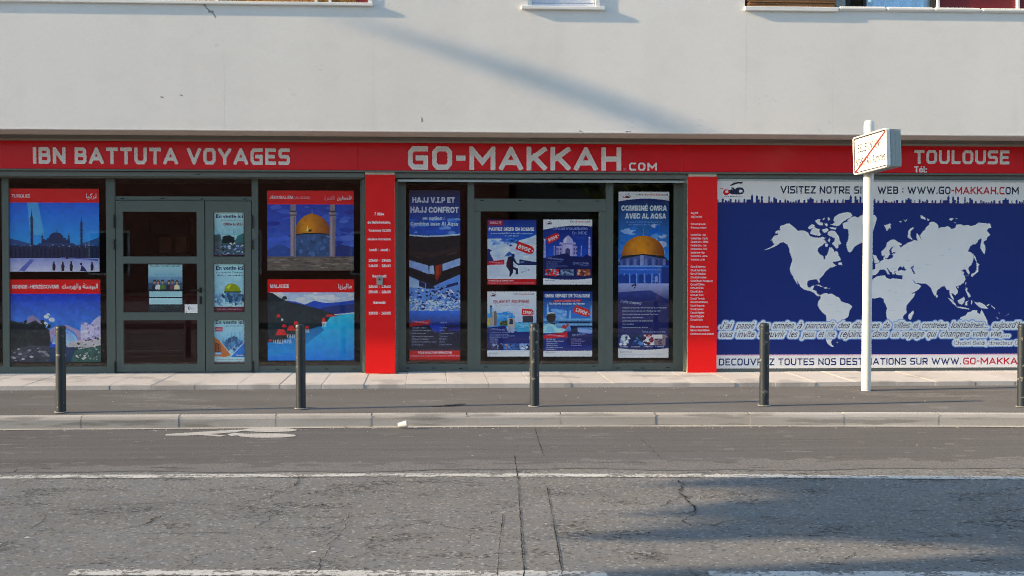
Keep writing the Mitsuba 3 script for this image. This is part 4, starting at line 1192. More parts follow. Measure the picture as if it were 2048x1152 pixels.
land = [
    A([(380, 480), (345, 510), (345, 540), (310, 548), (350, 560), (350, 590), (385, 610), (330, 655), (270, 682), (210, 710), (290, 690), (400, 640), (470, 590), (520, 580), (580, 620), (610, 680), (615, 740), (640, 800), (660, 860), (640, 930), (620, 1000), (635, 1070), (680, 1130)])
    + Bq([(612, 99), (630, 130), (650, 165), (672, 192), (660, 150), (640, 100), (665, 140), (700, 200), (715, 230), (760, 262), (800, 275), (850, 285), (900, 310), (940, 350), (965, 364), (990, 345), (985, 338), (962, 340), (945, 320), (935, 285), (895, 272), (885, 262), (900, 225), (905, 205), (870, 215), (850, 240), (815, 230), (805, 200), (808, 150), (840, 130), (880, 125), (905, 115), (950, 120), (965, 160), (978, 170), (985, 150), (975, 115), (1010, 80), (1040, 50)])
    + A([(1160, 1080), (1190, 1040), (1240, 1000), (1250, 985), (1290, 980), (1360, 950), (1330, 940), (1310, 920), (1290, 895), (1380, 880), (1420, 870), (1420, 840), (1390, 800), (1375, 740), (1350, 720), (1320, 740), (1310, 700), (1280, 665), (1240, 665), (1230, 720), (1215, 760), (1200, 790), (1180, 800), (1175, 850), (1155, 855), (1145, 800), (1100, 780), (1060, 730), (1055, 700), (1080, 660), (1130, 630), (1160, 600), (1200, 580), (1150, 540), (1180, 510), (1130, 495), (1090, 510), (1040, 510), (980, 500), (930, 480), (905, 430), (850, 400), (780, 395), (745, 405), (690, 350), (640, 310), (610, 285), (560, 290), (520, 310), (465, 325), (460, 370), (470, 400), (430, 390), (390, 415), (395, 445), (440, 440), (430, 465)]),
    A([(1380, 930), (1400, 900), (1440, 905), (1445, 945), (1400, 940)]),
    A([(1215, 420), (1260, 395), (1330, 405), (1360, 450), (1390, 490), (1400, 550), (1430, 600), (1400, 620), (1385, 610), (1380, 670), (1350, 680), (1310, 630), (1280, 600), (1320, 570), (1330, 520), (1290, 500), (1240, 480), (1215, 460)]),
    A([(1170, 600), (1220, 610), (1215, 650), (1180, 655)]), A([(1215, 560), (1240, 510), (1255, 545), (1240, 580)]), A([(900, 350), (960, 295), (1010, 310), (1000, 350), (930, 375)]),
    A([(935, 440), (960, 380), (1010, 345), (1060, 370), (1090, 370), (1080, 420), (1110, 460), (1080, 480), (1020, 470), (950, 450)]), A([(1120, 380), (1200, 360), (1230, 385), (1180, 430), (1150, 430)]),
    A([(1010, 240), (1060, 215), (1095, 215), (1085, 260), (1130, 270), (1140, 310), (1080, 310), (1050, 290)]), A([(1130, 215), (1165, 190), (1150, 230)]), A([(1210, 190), (1230, 185), (1250, 220), (1220, 240)]), A([(1160, 285), (1200, 280), (1215, 310), (1190, 330)]),
    A([(1300, 230), (1320, 180), (1360, 150), (1390, 130), (1450, 115), (1520, 100), (1570, 115), (1600, 150), (1580, 180), (1520, 210), (1440, 265), (1400, 310), (1360, 325), (1300, 310), (1250, 295), (1290, 290), (1330, 260)]), A([(1240, 340), (1350, 350), (1340, 380), (1260, 365)]),
    A([(1450, 280), (1530, 250), (1520, 230), (1600, 175), (1650, 170), (1690, 190), (1740, 150), (1800, 135), (1880, 140), (1960, 150), (1990, 200), (1960, 300), (1930, 400), (1880, 500), (1800, 570), (1720, 600), (1640, 650), (1600, 710), (1575, 745), (1540, 730), (1515, 660), (1510, 600), (1530, 560), (1545, 500), (1545, 420), (1530, 370), (1460, 360)]),
    A([(1785, 650), (1840, 632), (1900, 640), (1900, 690), (1800, 695)]), C([(90, 780), (140, 790), (160, 840), (195, 880), (185, 905), (120, 915), (110, 860)]), C([(60, 850), (95, 840), (95, 890), (60, 895)]),
    C([(220, 730), (260, 700), (300, 650), (310, 590), (370, 545), (430, 535), (480, 570), (540, 600), (550, 625), (510, 630), (530, 665), (580, 630), (640, 590), (720, 560), (740, 540), (800, 560), (780, 500), (785, 430), (820, 470), (850, 520), (866, 580), (855, 520), (835, 470), (880, 410), (920, 370), (930, 340), (980, 300), (990, 260), (1030, 250), (1070, 260), (1110, 290), (1130, 330), (1120, 360), (1180, 335), (1230, 340), (1260, 320), (1300, 330), (1340, 370), (1400, 345), (1410, 300), (1480, 290), (1530, 310), (1600, 300), (1650, 320), (1720, 300), (1770, 265), (1850, 270), (1920, 280), (1950, 275), (1975, 345), (1930, 350), (1900, 390), (1960, 460), (1910, 490), (1900, 540), (1860, 560), (1850, 590), (1880, 640), (1880, 720), (1865, 770), (1830, 720), (1800, 660), (1810, 600), (1820, 550), (1810, 510), (1770, 540), (1750, 580), (1730, 605), (1690, 610), (1640, 635), (1620, 690), (1600, 720), (1650, 740), (1680, 760), (1695, 820), (1680, 890), (1650, 950), (1620, 970), (1610, 1010), (1640, 1070), (1620, 1090), (1590, 1060), (1575, 1015), (1540, 1010), (1500, 1035), (1550, 1060), (1530, 1085), (1555, 1125)])
    + D([(1255, 105), (1230, 150), (1190, 180), (1150, 190), (1130, 205), (1160, 255), (1155, 285), (1125, 310), (1085, 280), (1075, 285), (1105, 350), (1110, 380), (1075, 340), (1055, 295), (1050, 240), (1020, 240), (985, 185), (950, 200), (890, 250), (880, 300), (868, 320), (840, 280), (815, 215), (800, 200), (760, 165), (730, 160), (690, 160), (650, 150), (620, 155), (590, 115), (580, 120), (610, 160), (650, 165), (690, 190), (660, 230), (610, 265), (550, 290), (530, 255), (490, 190), (455, 130), (447, 112), (452, 85)])
    + C([(570, 1105), (520, 1105), (470, 1100), (440, 1060), (470, 1040), (450, 1035), (430, 1060), (440, 1090), (400, 1090), (395, 1060), (370, 1050), (330, 1000), (310, 990), (345, 1060), (360, 1090), (330, 1090), (300, 1040), (270, 1010), (230, 1020), (200, 1010), (180, 1060), (140, 1100), (60, 1110), (50, 1020), (130, 1010), (130, 960), (130, 930), (190, 910), (220, 875), (260, 860), (265, 805), (290, 810), (285, 845), (340, 855), (390, 840), (420, 800), (390, 770), (460, 750), (440, 735), (390, 745), (385, 700), (410, 655), (395, 650), (350, 700), (350, 740), (365, 770), (340, 800), (310, 840), (295, 830), (280, 790), (235, 795)]),
    D([(70, 110), (120, 70), (170, 60), (230, 55), (240, 85), (300, 105), (320, 90), (380, 100), (440, 103), (452, 112), (455, 135), (500, 210), (540, 270), (550, 290), (615, 285), (590, 340), (540, 395), (505, 440), (500, 490), (510, 530), (460, 580), (465, 610), (430, 660), (400, 720), (320, 740), (290, 720), (270, 650), (250, 570), (245, 530), (260, 480), (235, 420), (215, 390), (215, 355), (180, 340), (160, 335), (100, 350), (50, 345), (0, 290), (-10, 200), (40, 130)]),
    D([(530, 560), (590, 505), (600, 530), (560, 625), (530, 610)]), D([(880, 300), (895, 305), (900, 330), (888, 342), (878, 320)]), D([(1030, 340), (1080, 365), (1130, 420), (1140, 450), (1100, 420), (1060, 375)]), D([(1130, 455), (1200, 460), (1300, 480), (1310, 492), (1200, 478)]),
    D([(1155, 380), (1200, 355), (1235, 330), (1250, 355), (1240, 400), (1215, 430), (1175, 415)]), D([(1260, 390), (1300, 380), (1275, 400), (1285, 440), (1265, 440), (1250, 430)]), D([(1255, 215), (1280, 215), (1275, 255), (1300, 280), (1325, 320), (1300, 340), (1280, 300), (1262, 260)]), D([(1250, 150), (1268, 150), (1258, 180)]), D([(1150, 200), (1168, 200), (1165, 220), (1150, 215)]),
    D([(1370, 390), (1400, 405), (1440, 400), (1500, 430), (1550, 485), (1500, 480), (1460, 475), (1420, 450), (1390, 420)]), D([(1330, 375), (1345, 380), (1340, 430), (1328, 420)]), D([(1530, 440), (1565, 420), (1560, 435), (1535, 450)]), D([(1590, 440), (1640, 480), (1635, 488), (1588, 448)]),
    D([(1180, 640), (1195, 595), (1260, 570), (1290, 530), (1330, 520), (1355, 500), (1410, 505), (1405, 530), (1445, 555), (1465, 495), (1490, 540), (1540, 640), (1545, 690), (1520, 740), (1440, 760), (1380, 720), (1300, 730), (1200, 720), (1170, 690)]), D([(1650, 585), (1682, 612), (1672, 618)]), D([(1685, 530), (1700, 545), (1695, 550)]), D([(1778, 572), (1812, 548), (1808, 556)]),
    D([(1700, 700), (1760, 735), (1720, 800), (1690, 830), (1700, 780)]),
    C([(1740, 900), (1790, 930), (1770, 960), (1770, 1050), (1720, 1090), (1680, 1130), (1655, 1120), (1660, 1090), (1710, 1070), (1745, 1020), (1745, 960)]), C([(1690, 760), (1725, 820), (1745, 885), (1730, 880), (1700, 810)]), C([(640, 500), (650, 400), (680, 360), (730, 340), (735, 355), (690, 400), (680, 450), (690, 500), (720, 530), (700, 535)]),
    C([(260, 300), (290, 310), (350, 280), (380, 290), (360, 310), (370, 370), (345, 350), (310, 400), (285, 350)]), C([(500, 245), (545, 245), (530, 265)]), C([(570, 215), (600, 235), (635, 205), (605, 255)]), C([(840, 150), (860, 150), (920, 190), (925, 220), (850, 195)]), C([(945, 200), (985, 215), (960, 240)]), C([(1290, 210), (1330, 190), (1370, 200), (1330, 235)]), C([(1395, 195), (1430, 195), (1425, 207)]), C([(1375, 260), (1405, 262), (1398, 275)]),
    Bq([(990, 345), (1050, 320), (1080, 315), (1110, 330), (1160, 325), (1220, 365), (1265, 385), (1290, 435), (1340, 455), (1400, 470), (1450, 510), (1410, 570), (1400, 630), (1390, 660), (1340, 690), (1310, 730), (1270, 770), (1230, 830), (1200, 850), (1150, 960), (1170, 980), (1150, 1020), (1160, 1060), (1195, 1080), (1170, 1090), (1120, 1060), (1090, 1020), (1070, 960), (1080, 850), (1085, 740), (1080, 640), (1010, 580), (955, 490), (965, 440), (1000, 390)]),
    Bq([(925, 200), (970, 195), (1030, 225), (1000, 225), (960, 205)]), Bq([(1040, 240), (1080, 228), (1095, 245), (1060, 255)]), Bq([(1110, 243), (1130, 243), (1125, 255)]), Bq([(1225, 1018), (1255, 1018), (1240, 1030)])]
wet = [C([(485, 1025), (500, 985), (530, 965), (560, 985), (580, 960), (600, 1000), (625, 1020), (600, 1035), (540, 1020), (500, 1035)]), C([(690, 985), (740, 950), (745, 975), (720, 990), (740, 1030), (770, 1080), (740, 1085), (725, 1050)])]
LANDG = unary_union([Polygon(q).buffer(0.12, 2) for q in land]).difference(unary_union([Polygon(q).buffer(0) for q in wet]))
p.add(LANDG, LAND)
q_ = np.random.default_rng(4)
for _ in range(46):                                     # tiny country names on the land
    x, y = q_.uniform(1585, 1960), q_.uniform(480, 625)
    if LANDG.contains(Point(x, y)) and LANDG.contains(Point(x + 14, y)):
        p.rect(x, y, x + q_.uniform(6, 13), y + .7, '#a9b6c6')
INK, HALO = '#3c2448', '#cfd6e6'
halo, inked = [], []
for wlist, base in (((("J'ai", 1441, 1466), ('passé', 1472, 1510), ('des', 1517, 1538), ('années', 1545, 1587), ('à', 1592.5, 1603), ('parcourir', 1607, 1668), ('des', 1674, 1697), ('dizaines', 1702, 1757), ('de', 1763, 1777), ('villes', 1785, 1817), ('et', 1823, 1834), ('contrées', 1840, 1891), ('lointaines...', 1898, 1972), ("aujourd'hui", 1981, 2052), ('je', 2058, 2071)), 654.3),
                    ((('vous', 1441, 1467), ('invite', 1475, 1510), ('à', 1517, 1526), ('ouvrir', 1531, 1570), ('les', 1577, 1594), ('yeux', 1601, 1628), ('et', 1635, 1647), ('me', 1652, 1668), ('rejoindre', 1677, 1737), ('dans', 1742, 1773), ('un', 1780, 1795), ('voyage', 1801, 1845), ('qui', 1850, 1871), ('changera', 1877, 1936), ('votre', 1942, 1972), ('vie,...', 1978, 2015)), 671.4)):
    for t, a, b in wlist:
        g = affinity.affine_transform(words(t, 470, S=48), [1, .52, 0, 1, 0, 0])
        l, _, r, _ = g.bounds
        s_ = (b - a) / (r - l)
        g = affinity.affine_transform(g, [s_, 0, 0, -13.2, a - l * s_, base])
        inked.append(g)
        halo.append(g.buffer(3.6, 3))
g = words('Chokri Saidi, directeur GO-MAKKAH', 420)
l, _, r, _ = g.bounds
g = affinity.affine_transform(g, [(2100 - 1904) / (r - l), 0, 0, -8.6, 1904 - l * (2100 - 1904) / (r - l), 688.2])
halo.append(g.buffer(3.0, 3))
H_ = unary_union(halo)
p.add(H_.buffer(1.6, 3), '#7f95c2')
p.add(H_, HALO)
p.add(unary_union(inked), INK)
p.add(g, '#5a3c5c')
m, c = p.mesh(0.02)
ban = thing('map_banner', 'large navy world map banner with pale continents and white lettered strips', 'banner')
add('print', m, 'banner_print', parent=ban, color=c)
for px in (1545, 1752, 1962):
    x = X(px, 560, MY)
    add('seam', cb(x - .022, x + .022, MY - .0045, MY - .0012, p.Z0 + .002, p.Z1 - .002, .001), 'banner_seam' if 'banner_seam' in scene else mat('banner_seam', {'type': 'mesh_attribute', 'name': 'vertex_color'}, .3), parent=ban, color=None) if False else None
add('plinth', B(PX[1][1], 11, MY + .03, .5, .2, p.Z0 - .001), 'shutter_grey', parent=house, label='grey plinth under the map banner')
add('banner_wall', B(PX[1][1], 11, MY + .025, .5, p.Z0, FB), 'room_dark', parent=house)


def gold(cx, cy, w):
    """tones of a photographed gilded dome: bright towards (cx, cy)"""
    def f(x, y):
        k = np.exp(-((x - cx) / w) ** 2 - ((y - cy) / (w * 1.3)) ** 2)[:, None]
        return ink('#743c18') * (1 - k) + ink('#dc9048') * k
    return f


# ---- posters
def tag_price(p, x, y, w, h, tilt, t):
    g = Polygon([(0, 0), (.8, 0), (1, .3), (1, .7), (.8, 1), (0, 1)])
    g = affinity.affine_transform(g, [w, 0, 0, h, x, y])
    o = (x + w / 2, y + h / 2)
    p.add(affinity.rotate(g, tilt, origin=o), '#b3152a')
    k = words(t, 800)
    a, _, b, _ = k.bounds
    k = affinity.affine_transform(k, [w * .72 / (b - a), 0, 0, -h * .5, x + w * .08, y + h * .78])
    p.add(affinity.rotate(k, tilt, origin=o), '#f2e6e8')
    p.add(affinity.rotate(Point(x + w * .92, y + h / 2).buffer(h * .09), tilt, origin=o), '#f2e6e8')


def lines(p, x0, y0, step, texts, c='#b9c0dc', h=1.9, weight=500):
    for i, (t, w) in enumerate(texts):
        if t:
            p.text(t, x0, x0 + w, y0 + i * step - h, y0 + i * step, c, weight, S=30)


PG = 'travel posters behind the glass of the display front'
IY = GY + 0.012


def poster(p, name, label, group=None, cat_='poster'):
    m, c = p.mesh()
    return add(name, m, 'print', label=label, cat_=cat_, group=group, color=c)


# blue mosque in the snow
p = Print(18.5, 377, 199, 543.5, IY, '#2e68bc')
p.grad(18, 405, 200, 490, '#2a66c4', '#4f95e8')
p.poly([(54, 405), (76, 405), (88, 470), (60, 470)], ('#5f9ade', '#6aa6ea', 405, 470))  # pale streak: glare of the window pane painted into the print
p.rect(18, 377, 200, 405, '#c01424')
p.text('TURQUIE', 23, 60, 388, 395, '#e6c8cc', 720)
p.text('\uFE8E\uFEF4\uFEDB\uFEAE\uFE97', 173, 194, 386, 396, '#e6c8cc', 600, 'ar')
p.poly([(18, 476), (40, 482), (70, 490), (150, 492), (178, 482), (200, 474), (200, 520), (18, 520)], '#33517e')
DK = '#1d3358'
for x, t, w in ((63, 414, 3.2), (163, 428, 2.8), (84, 463, 1.6), (137.5, 463, 1.6)):
    p.poly([(x, t), (x + w * .25, t + 12 * w / 3), (x + w * .8, t + 20 * w / 3), (x + w * .8, 492), (x - w * .8, 492), (x - w * .8, t + 20 * w / 3), (x - w * .25, t + 12 * w / 3)], DK)
    for k in (.32, .5, .68):
        p.rect(x - w * 1.1, t + k * (490 - t), x + w * 1.1, t + k * (490 - t) + 1.6, DK)
p.ell(112, 477, 15, 12.5, DK, 10); p.rect(93, 476, 132, 492, DK); p.line([(112, 466), (112, 459)], .9, DK)
for x, r in ((97, 6), (127, 6), (88, 4.5), (136, 4.5)):
    p.ell(x, 484, r, 6, DK)
p.poly([(70, 492), (78, 486), (146, 486), (156, 492)], '#263f68')
p.rect(18, 491, 200, 522, '#16294a')
for x in np.arange(20, 198, 8.6):
    p.poly([(x, 498), (x + 1.6, 495), (x + 3.2, 498), (x + 3.2, 516), (x, 516)], '#0b1730')
p.blobs(20, 489, 198, 494, 30, .6, 2.2, ['#8fa6cc', '#b4c0dc', '#3a5888'], 3, .4)
p.grad(18, 516, 200, 544, '#8f95c0', '#c4c4de')
p.poly([(36, 541), (60, 518), (68, 519), (48, 543)], '#6770a6'); p.poly([(120, 516), (160, 518), (196, 522), (196, 518), (120, 514)], '#5a639a')
for x, y, h in ((107, 541, 18), (125, 542, 19), (142, 542, 20), (184, 541, 17), (134, 518, 14)):
    p.poly([(x - 2.6, y), (x - 3.4, y - h * .55), (x - 1.4, y - h * .8), (x + 1.6, y - h * .8), (x + 3.6, y - h * .5), (x + 2.4, y)], '#2c1c38')
    p.ell(x, y - h * .9, 1.8, 2.1, '#35212e')
p.poly([(160, 542), (163, 530), (168, 534), (174, 543)], '#262b58'); p.ell(162, 528, 2.6, 2.6, '#262b58')
p.photo(18, 405, 200, 544, .13, 9, 2.2, 1)
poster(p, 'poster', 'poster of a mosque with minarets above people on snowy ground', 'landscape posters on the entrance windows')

# old bridge over a river
p = Print(20.5, 559, 201.5, 724, IY, '#2a53b8')
p.grad(20, 587, 202, 680, '#1b40a6', '#5c8ae0')
p.rect(20, 559, 202, 587.5, '#cc1420')
p.text('BOSNIE-HERZÉGOVINE', 24.5, 118, 569.5, 577, '#f0d4d8', 750)
p.text('\uFEDA\uFEB3\uFEAE\uFEEC\uFEDF\uFE8D\uFEED \uFE94\uFEE8\uFEB3\uFEEE\uFE92\uFEDF\uFE8D', 124, 197, 567, 577, '#f0d4d8', 600, 'ar')
p.poly([(52, 650), (55, 634), (66, 630), (75, 637), (84, 645), (90, 662), (96, 690), (52, 690)], '#8a7f9c')
for x, y, r in ((92, 633, 5), (103, 639, 6), (89, 648, 6.5), (96, 628, 3)):
    p.ell(x, y, r, r * .7, '#dfe2f2'); p.ell(x + 2, y + 1.5, r * .8, r * .5, '#c4cbe8')
p.poly([(160, 686), (162, 648), (172, 644), (180, 650), (188, 640), (196, 634), (202, 632), (202, 690)], '#c0b8d0')
p.blobs(163, 646, 201, 684, 26, 1.2, 3.6, ['#d8d2e2', '#a89fc0', '#8f87ae'], 8)
p.poly([(96, 660), (112, 652), (134, 650), (160, 662), (164, 690), (158, 690), (156, 676), (148, 664), (136, 657), (122, 658), (110, 668), (103, 682), (98, 686)], '#a394ac')
p.poly([(20, 640), (34, 644), (52, 648), (70, 640), (84, 650), (98, 660), (101, 686), (96, 700), (20, 705)], '#1a2028')
p.blobs(22, 642, 98, 700, 70, 1.5, 5, ['#232c30', '#12181e', '#2c3638', '#1c2a26'], 5)
p.poly([(104, 684), (112, 668), (124, 660), (136, 659), (148, 668), (156, 680), (156, 686), (104, 688)], ('#7f9fe0', '#a9bde6', 660, 688))
p.poly([(130, 688), (160, 680), (202, 678), (202, 700), (140, 702)], '#b9b2b4')
p.poly([(20, 700), (60, 690), (98, 692), (104, 724), (20, 724)], '#3e424c')
p.blobs(22, 696, 100, 722, 45, 1.5, 5.5, ['#5a5c66', '#8d8a92', '#2a2e36', '#b6b2b8'], 6, .5)
p.poly([(98, 694), (156, 694), (160, 710), (150, 724), (98, 724)], '#123a5c')
p.poly([(150, 700), (202, 690), (202, 724), (140, 724)], '#3c5c58')
p.blobs(150, 684, 201, 722, 50, 1.5, 4, ['#8c938e', '#54706a', '#345048', '#c3bdb8', '#2c4a44'], 7, .7)
p.blobs(170, 674, 200, 682, 14, 1.5, 3, ['#3c3648', '#54485a'], 9, .6)
p.photo(20, 587.5, 202, 724, .30, 7, 2.2, 2)
poster(p, 'poster', 'poster of an old arched stone bridge under deep blue sky', 'landscape posters on the entrance windows')

# golden dome between columns
p = Print(534, 381, 708, 541, IY, '#2c4c9c')
p.grad(534, 408, 709, 515, '#28429a', '#4a68ae')
p.blobs(536, 412, 706, 500, 60, 6, 20, ['#3452a6', '#2a4494', '#4a64b2', '#5a72b8', '#24398a'], 12, .35)
p.poly([(534, 500), (560, 488), (580, 496), (580, 515), (534, 515)], '#34508c')
p.poly([(662, 515), (676, 488), (708, 494), (708, 515)], '#20346e')
p.rect(534, 381, 709, 408.5, '#c01022')
p.text('JÉRUSALEM', 539, 586, 391.3, 397.6, '#e8c4ca', 720)
p.text('(AL QODS)', 589, 618.5, 393, 397.6, '#dca6ae', 500)
p.text('(\uFEB1\uFEAA\uFED8\uFEDF\uFE8D)', 648, 670, 391, 398.5, '#dca6ae', 400, 'ar')
p.text('\uFEE6\uFEF4\uFEC4\uFEB4\uFEE0\uFED3', 674, 703.5, 390, 398.5, '#e8c4ca', 600, 'ar')
p.rect(592, 467, 659, 513, '#3a5478'); p.blobs(594, 470, 657, 510, 40, 2, 6, ['#46628a', '#2f4868', '#55709a', '#3f5a80'], 2, 1.2)
p.poly([(591, 468), (592, 452), (598, 441), (608, 432), (618, 428), (624, 426), (630, 428), (642, 433), (652, 442), (658, 452), (659, 468), (640, 466), (610, 466)], gold(617, 452, 26))
p.poly([(612, 462), (615, 450), (617, 462)], '#f6dc8c')
p.poly([(590, 469), (610, 465.5), (640, 465.5), (660, 469), (659, 471), (640, 468), (610, 468), (591, 471)], '#241c20')
p.rect(617, 459, 623, 463, '#16141a'); p.line([(624, 427), (624, 417)], 1, '#7c8cb0')
for a, b in ((580, 592), (659, 671)):
    p.poly([(a + 1, 408.5), (b - 1, 408.5), (b - 1, 420), (b + 1.5, 424), (b, 432), (b - 1, 513), (a + .5, 513), (a, 432), (a - 1.5, 424), (a + 1, 420)], '#8c8088')
    p.rect(a - 1, 421, b + 1, 424, '#3e3a44'); p.rect(a - 1, 429, b + 1, 431.5, '#5a5258'); p.rect(a + 2, 434, a + 5, 512, '#a0939a'); p.rect(b - 4, 434, b - 2, 512, '#6e666e')
p.rect(534, 513, 709, 541, '#6a625c')
p.blobs(535, 514, 707, 540, 80, 3, 12, ['#7c736a', '#5c554e', '#877c70', '#4e4844'], 4, .18)
p.photo(534, 408.5, 709, 541, .22, 9, 2.2, 3)
poster(p, 'poster', 'poster of a golden dome framed by two stone columns', 'landscape posters on the entrance windows')

# lake with red roofs
p = Print(535, 558.5, 708.5, 720.5, IY, '#1f86d4')
p.grad(535, 584, 709, 616, '#a8b4c8', '#e6e8ee')
p.blobs(545, 586, 705, 604, 26, 6, 18, ['#c6cedc', '#b0bccc', '#d8dde6', '#eceef2'], 3, .3)
p.rect(535, 558.5, 709, 584.5, '#d2141f')
p.text('MALAISIE', 540, 578, 568.5, 576, '#f2d8dc', 750)
p.text('\uFE8E\uFEF3\uFEB0\uFEF4\uFEDF\uFE8E\uFEE3', 677, 704, 567, 577, '#f2d8dc', 600, 'ar')
p.grad(535, 625, 709, 721, '#5ab6e4', '#127ed0')
p.poly([(560, 600), (590, 603), (610, 609), (628, 601), (650, 606), (680, 604), (709, 600), (709, 626), (600, 632)], '#1f4aa2')
p.poly([(640, 616), (670, 611), (709, 608), (709, 624), (650, 628)], '#17306e')
p.poly([(535, 584), (545, 586), (562, 597), (578, 604), (590, 606), (612, 611), (640, 618), (668, 627), (690, 628), (660, 634), (652, 646), (640, 655), (620, 660), (600, 668), (580, 680), (556, 690), (535, 688)], '#16262e')
p.blobs(537, 594, 572, 672, 50, 2, 6, ['#1c3236', '#112026', '#22393a', '#182c3c'], 16, .7); p.blobs(572, 618, 632, 664, 60, 2, 6, ['#1c3236', '#112026', '#22393a', '#182c3c'], 6, .7)
p.poly([(535, 684), (560, 684), (600, 664), (640, 652), (648, 660), (610, 690), (580, 704), (535, 712)], ('#1f6f9e', '#2a92cc', 655, 712))
RF = '#d84444'
for x, y, w, h in ((562, 664, 24, 12), (582, 656, 18, 10), (592, 646, 12, 8), (568, 651, 11, 6), (557, 631, 9, 6), (614, 654, 9, 5), (647, 640, 9, 9), (660, 631, 22, 4), (540, 680, 8, 4)):
    p.poly([(x - w / 2, y + h / 2), (x - w / 4, y - h / 2), (x + w / 5, y - h / 2), (x + w / 2, y + h / 2)], RF)
    p.poly([(x, y + h / 2), (x + w / 8, y - h * .1), (x + w / 2, y + h / 2)], '#b83236')
for x0, x1, y in ((547, 582, 679), (574, 596, 668), (610, 619, 658), (644, 652, 645)):
    for x in np.arange(x0, x1, 3.4):
        p.line([(x, y), (x + .6, y + 6 + (x % 3))], 1.1, '#dfe6ea')
p.rect(645, 643.5, 653, 647, '#d8dfe6'); p.rect(562, 637, 566, 641, '#ccd4d8')
p.line([(668, 629.5), (709, 625.5)], 1.6, '#eaf2f6')
p.photo(535, 584.5, 709, 721, .20, 8, 2.2, 4)
poster(p, 'poster', 'poster of a turquoise lake with red roofed stilt houses', 'landscape posters on the entrance windows')

DY = GY - 0.008
# three posters of the narrow leaf
p = Print(428.5, 424, 487.5, 511.5, DY, '#a9c6cc')
p.grad(428, 424, 488, 470, '#b9d2d6', '#8fb4bc')
p.text('En vente ici', 432, 486, 428.5, 436, '#0f3050', 850); p.text('Bureau Hajj et Omra', 442, 485, 439, 441.5, '#39606e', 500); p.text('OMRA & HAJJ', 447, 485.5, 445.5, 451, '#6e2434', 800)
p.rect(428, 480, 488, 512, '#4c5c62'); p.poly([(428, 470), (440, 468), (444, 482), (428, 484)], '#3a5456'); p.poly([(474, 472), (488, 466), (488, 486), (470, 484)], '#4a7274')
p.poly([(444.5, 473), (458, 470), (469, 475), (469, 487), (444.5, 486)], '#13201f'); p.line([(468, 459), (468, 476)], .8, '#5e7e84')
p.blobs(429, 490, 487, 510, 60, 1, 3.4, ['#8fa0c0', '#5c6c90', '#b8c0d8', '#3c4660', '#28303c'], 2, .8); p.blobs(460, 485, 470, 490, 6, 1, 3, ['#e2e6ea'], 3, .6)
p.rect(428, 509.5, 488, 511.5, '#4c2430')
p.photo(428, 452, 488, 512, .2, 5, 2.2, 11)
poster(p, 'poster', 'small pale poster with a black cube building, topmost on the narrow door leaf', 'small posters on the narrow door leaf')
p = Print(428.5, 527.5, 487.5, 624, DY, '#a9c6d2')
p.grad(428, 527, 488, 590, '#b4d0d8', '#9cc0d0')
p.text('En vente ici', 432, 486.5, 531.5, 540, '#0f3050', 850); p.text('Bureau de Change', 433, 486, 543.3, 546.3, '#2a4a66', 600); p.text('Vols - Jérusalem', 434, 486, 549, 552, '#16283c', 700)
p.poly([(448, 584), (450, 574), (456, 568), (464, 566.5), (473, 569), (480, 577), (482, 584)], '#8f9a3c'); p.poly([(452, 575), (458, 569), (462, 568), (458, 578)], '#c4c26a'); p.rect(448, 582.5, 482, 585.5, '#3a4a2c')
p.rect(450, 585, 480, 604, '#6288a4'); p.blobs(430, 588, 486, 610, 50, 1.2, 4, ['#34506c', '#587a98', '#7c9cb4', '#27405a'], 4, 1.5)
p.blobs(430, 606, 486, 614, 30, 1.5, 4, ['#a6c0cc', '#c2d4dc', '#7694a6'], 5, .6); p.rect(428, 613.5, 488, 624, '#5c1c30'); p.text('Réservation et renseignements', 434, 483, 617, 619.4, '#c89aa6', 500)
p.photo(428, 553, 488, 614, .2, 5, 2.2, 12)
poster(p, 'poster', 'pale poster with a dome and dark red foot, middle of the narrow door leaf', 'small posters on the narrow door leaf')
p = Print(428.5, 638, 489, 725.5, DY, '#a9c8d4')
p.grad(428, 638, 489, 690, '#b8d4dc', '#7fb0d2')
p.text('En vente ici', 431, 488, 640, 648.2, '#173a5c', 850); p.text('Circuits et séjours', 450, 488, 650.5, 653, '#39606e', 500)
p.add(sbox(431, 655.5, 444, 661.5).buffer(1.2), '#a8304c'); p.text('PROMO', 431.5, 443, 656.8, 660.6, '#e6c4cc', 700)
p.blobs(436, 676, 486, 702, 60, 1.5, 5, ['#41668a', '#2f4e74', '#5f8ab0', '#89a8b8', '#39566a'], 6, 1.3)
for x in (463, 470, 480):
    p.line([(x, 664), (x, 698)], 1.1, '#5a84a8')
p.poly([(428, 674), (440, 682), (462, 710), (450, 714), (428, 712)], '#b0744c'); p.poly([(430, 684), (441, 690), (441, 706), (430, 706)], '#5c2c22'); p.rect(433, 688, 434.5, 706, '#a86a48'); p.rect(437.5, 690, 438.8, 706, '#a86a48')
p.poly([(489, 682), (489, 714), (462, 714), (468, 702)], '#3c7cc0'); p.line([(440, 682), (463, 711), (489, 684)], 1.3, '#d8e4e6')
p.rect(429, 704, 443, 709, '#6a9cc0'); p.text('Maroc', 430, 441, 705, 708, '#e6eef2', 700); p.rect(472, 708, 488, 713, '#2a6ca8'); p.text('Malaisie', 473, 487, 709, 712, '#e6eef2', 700)
p.rect(428, 715, 489, 723, '#bcd0d4'); p.text('Renseignements en agence', 432, 484, 717.5, 720, '#5a7080', 500); p.rect(428, 723, 489, 725.5, '#6c5a62')
p.photo(428, 654, 489, 704, .2, 5, 2.2, 13)
poster(p, 'poster', 'small poster with an orange corner and blue towers, lowest on the narrow door leaf', 'small posters on the narrow door leaf')

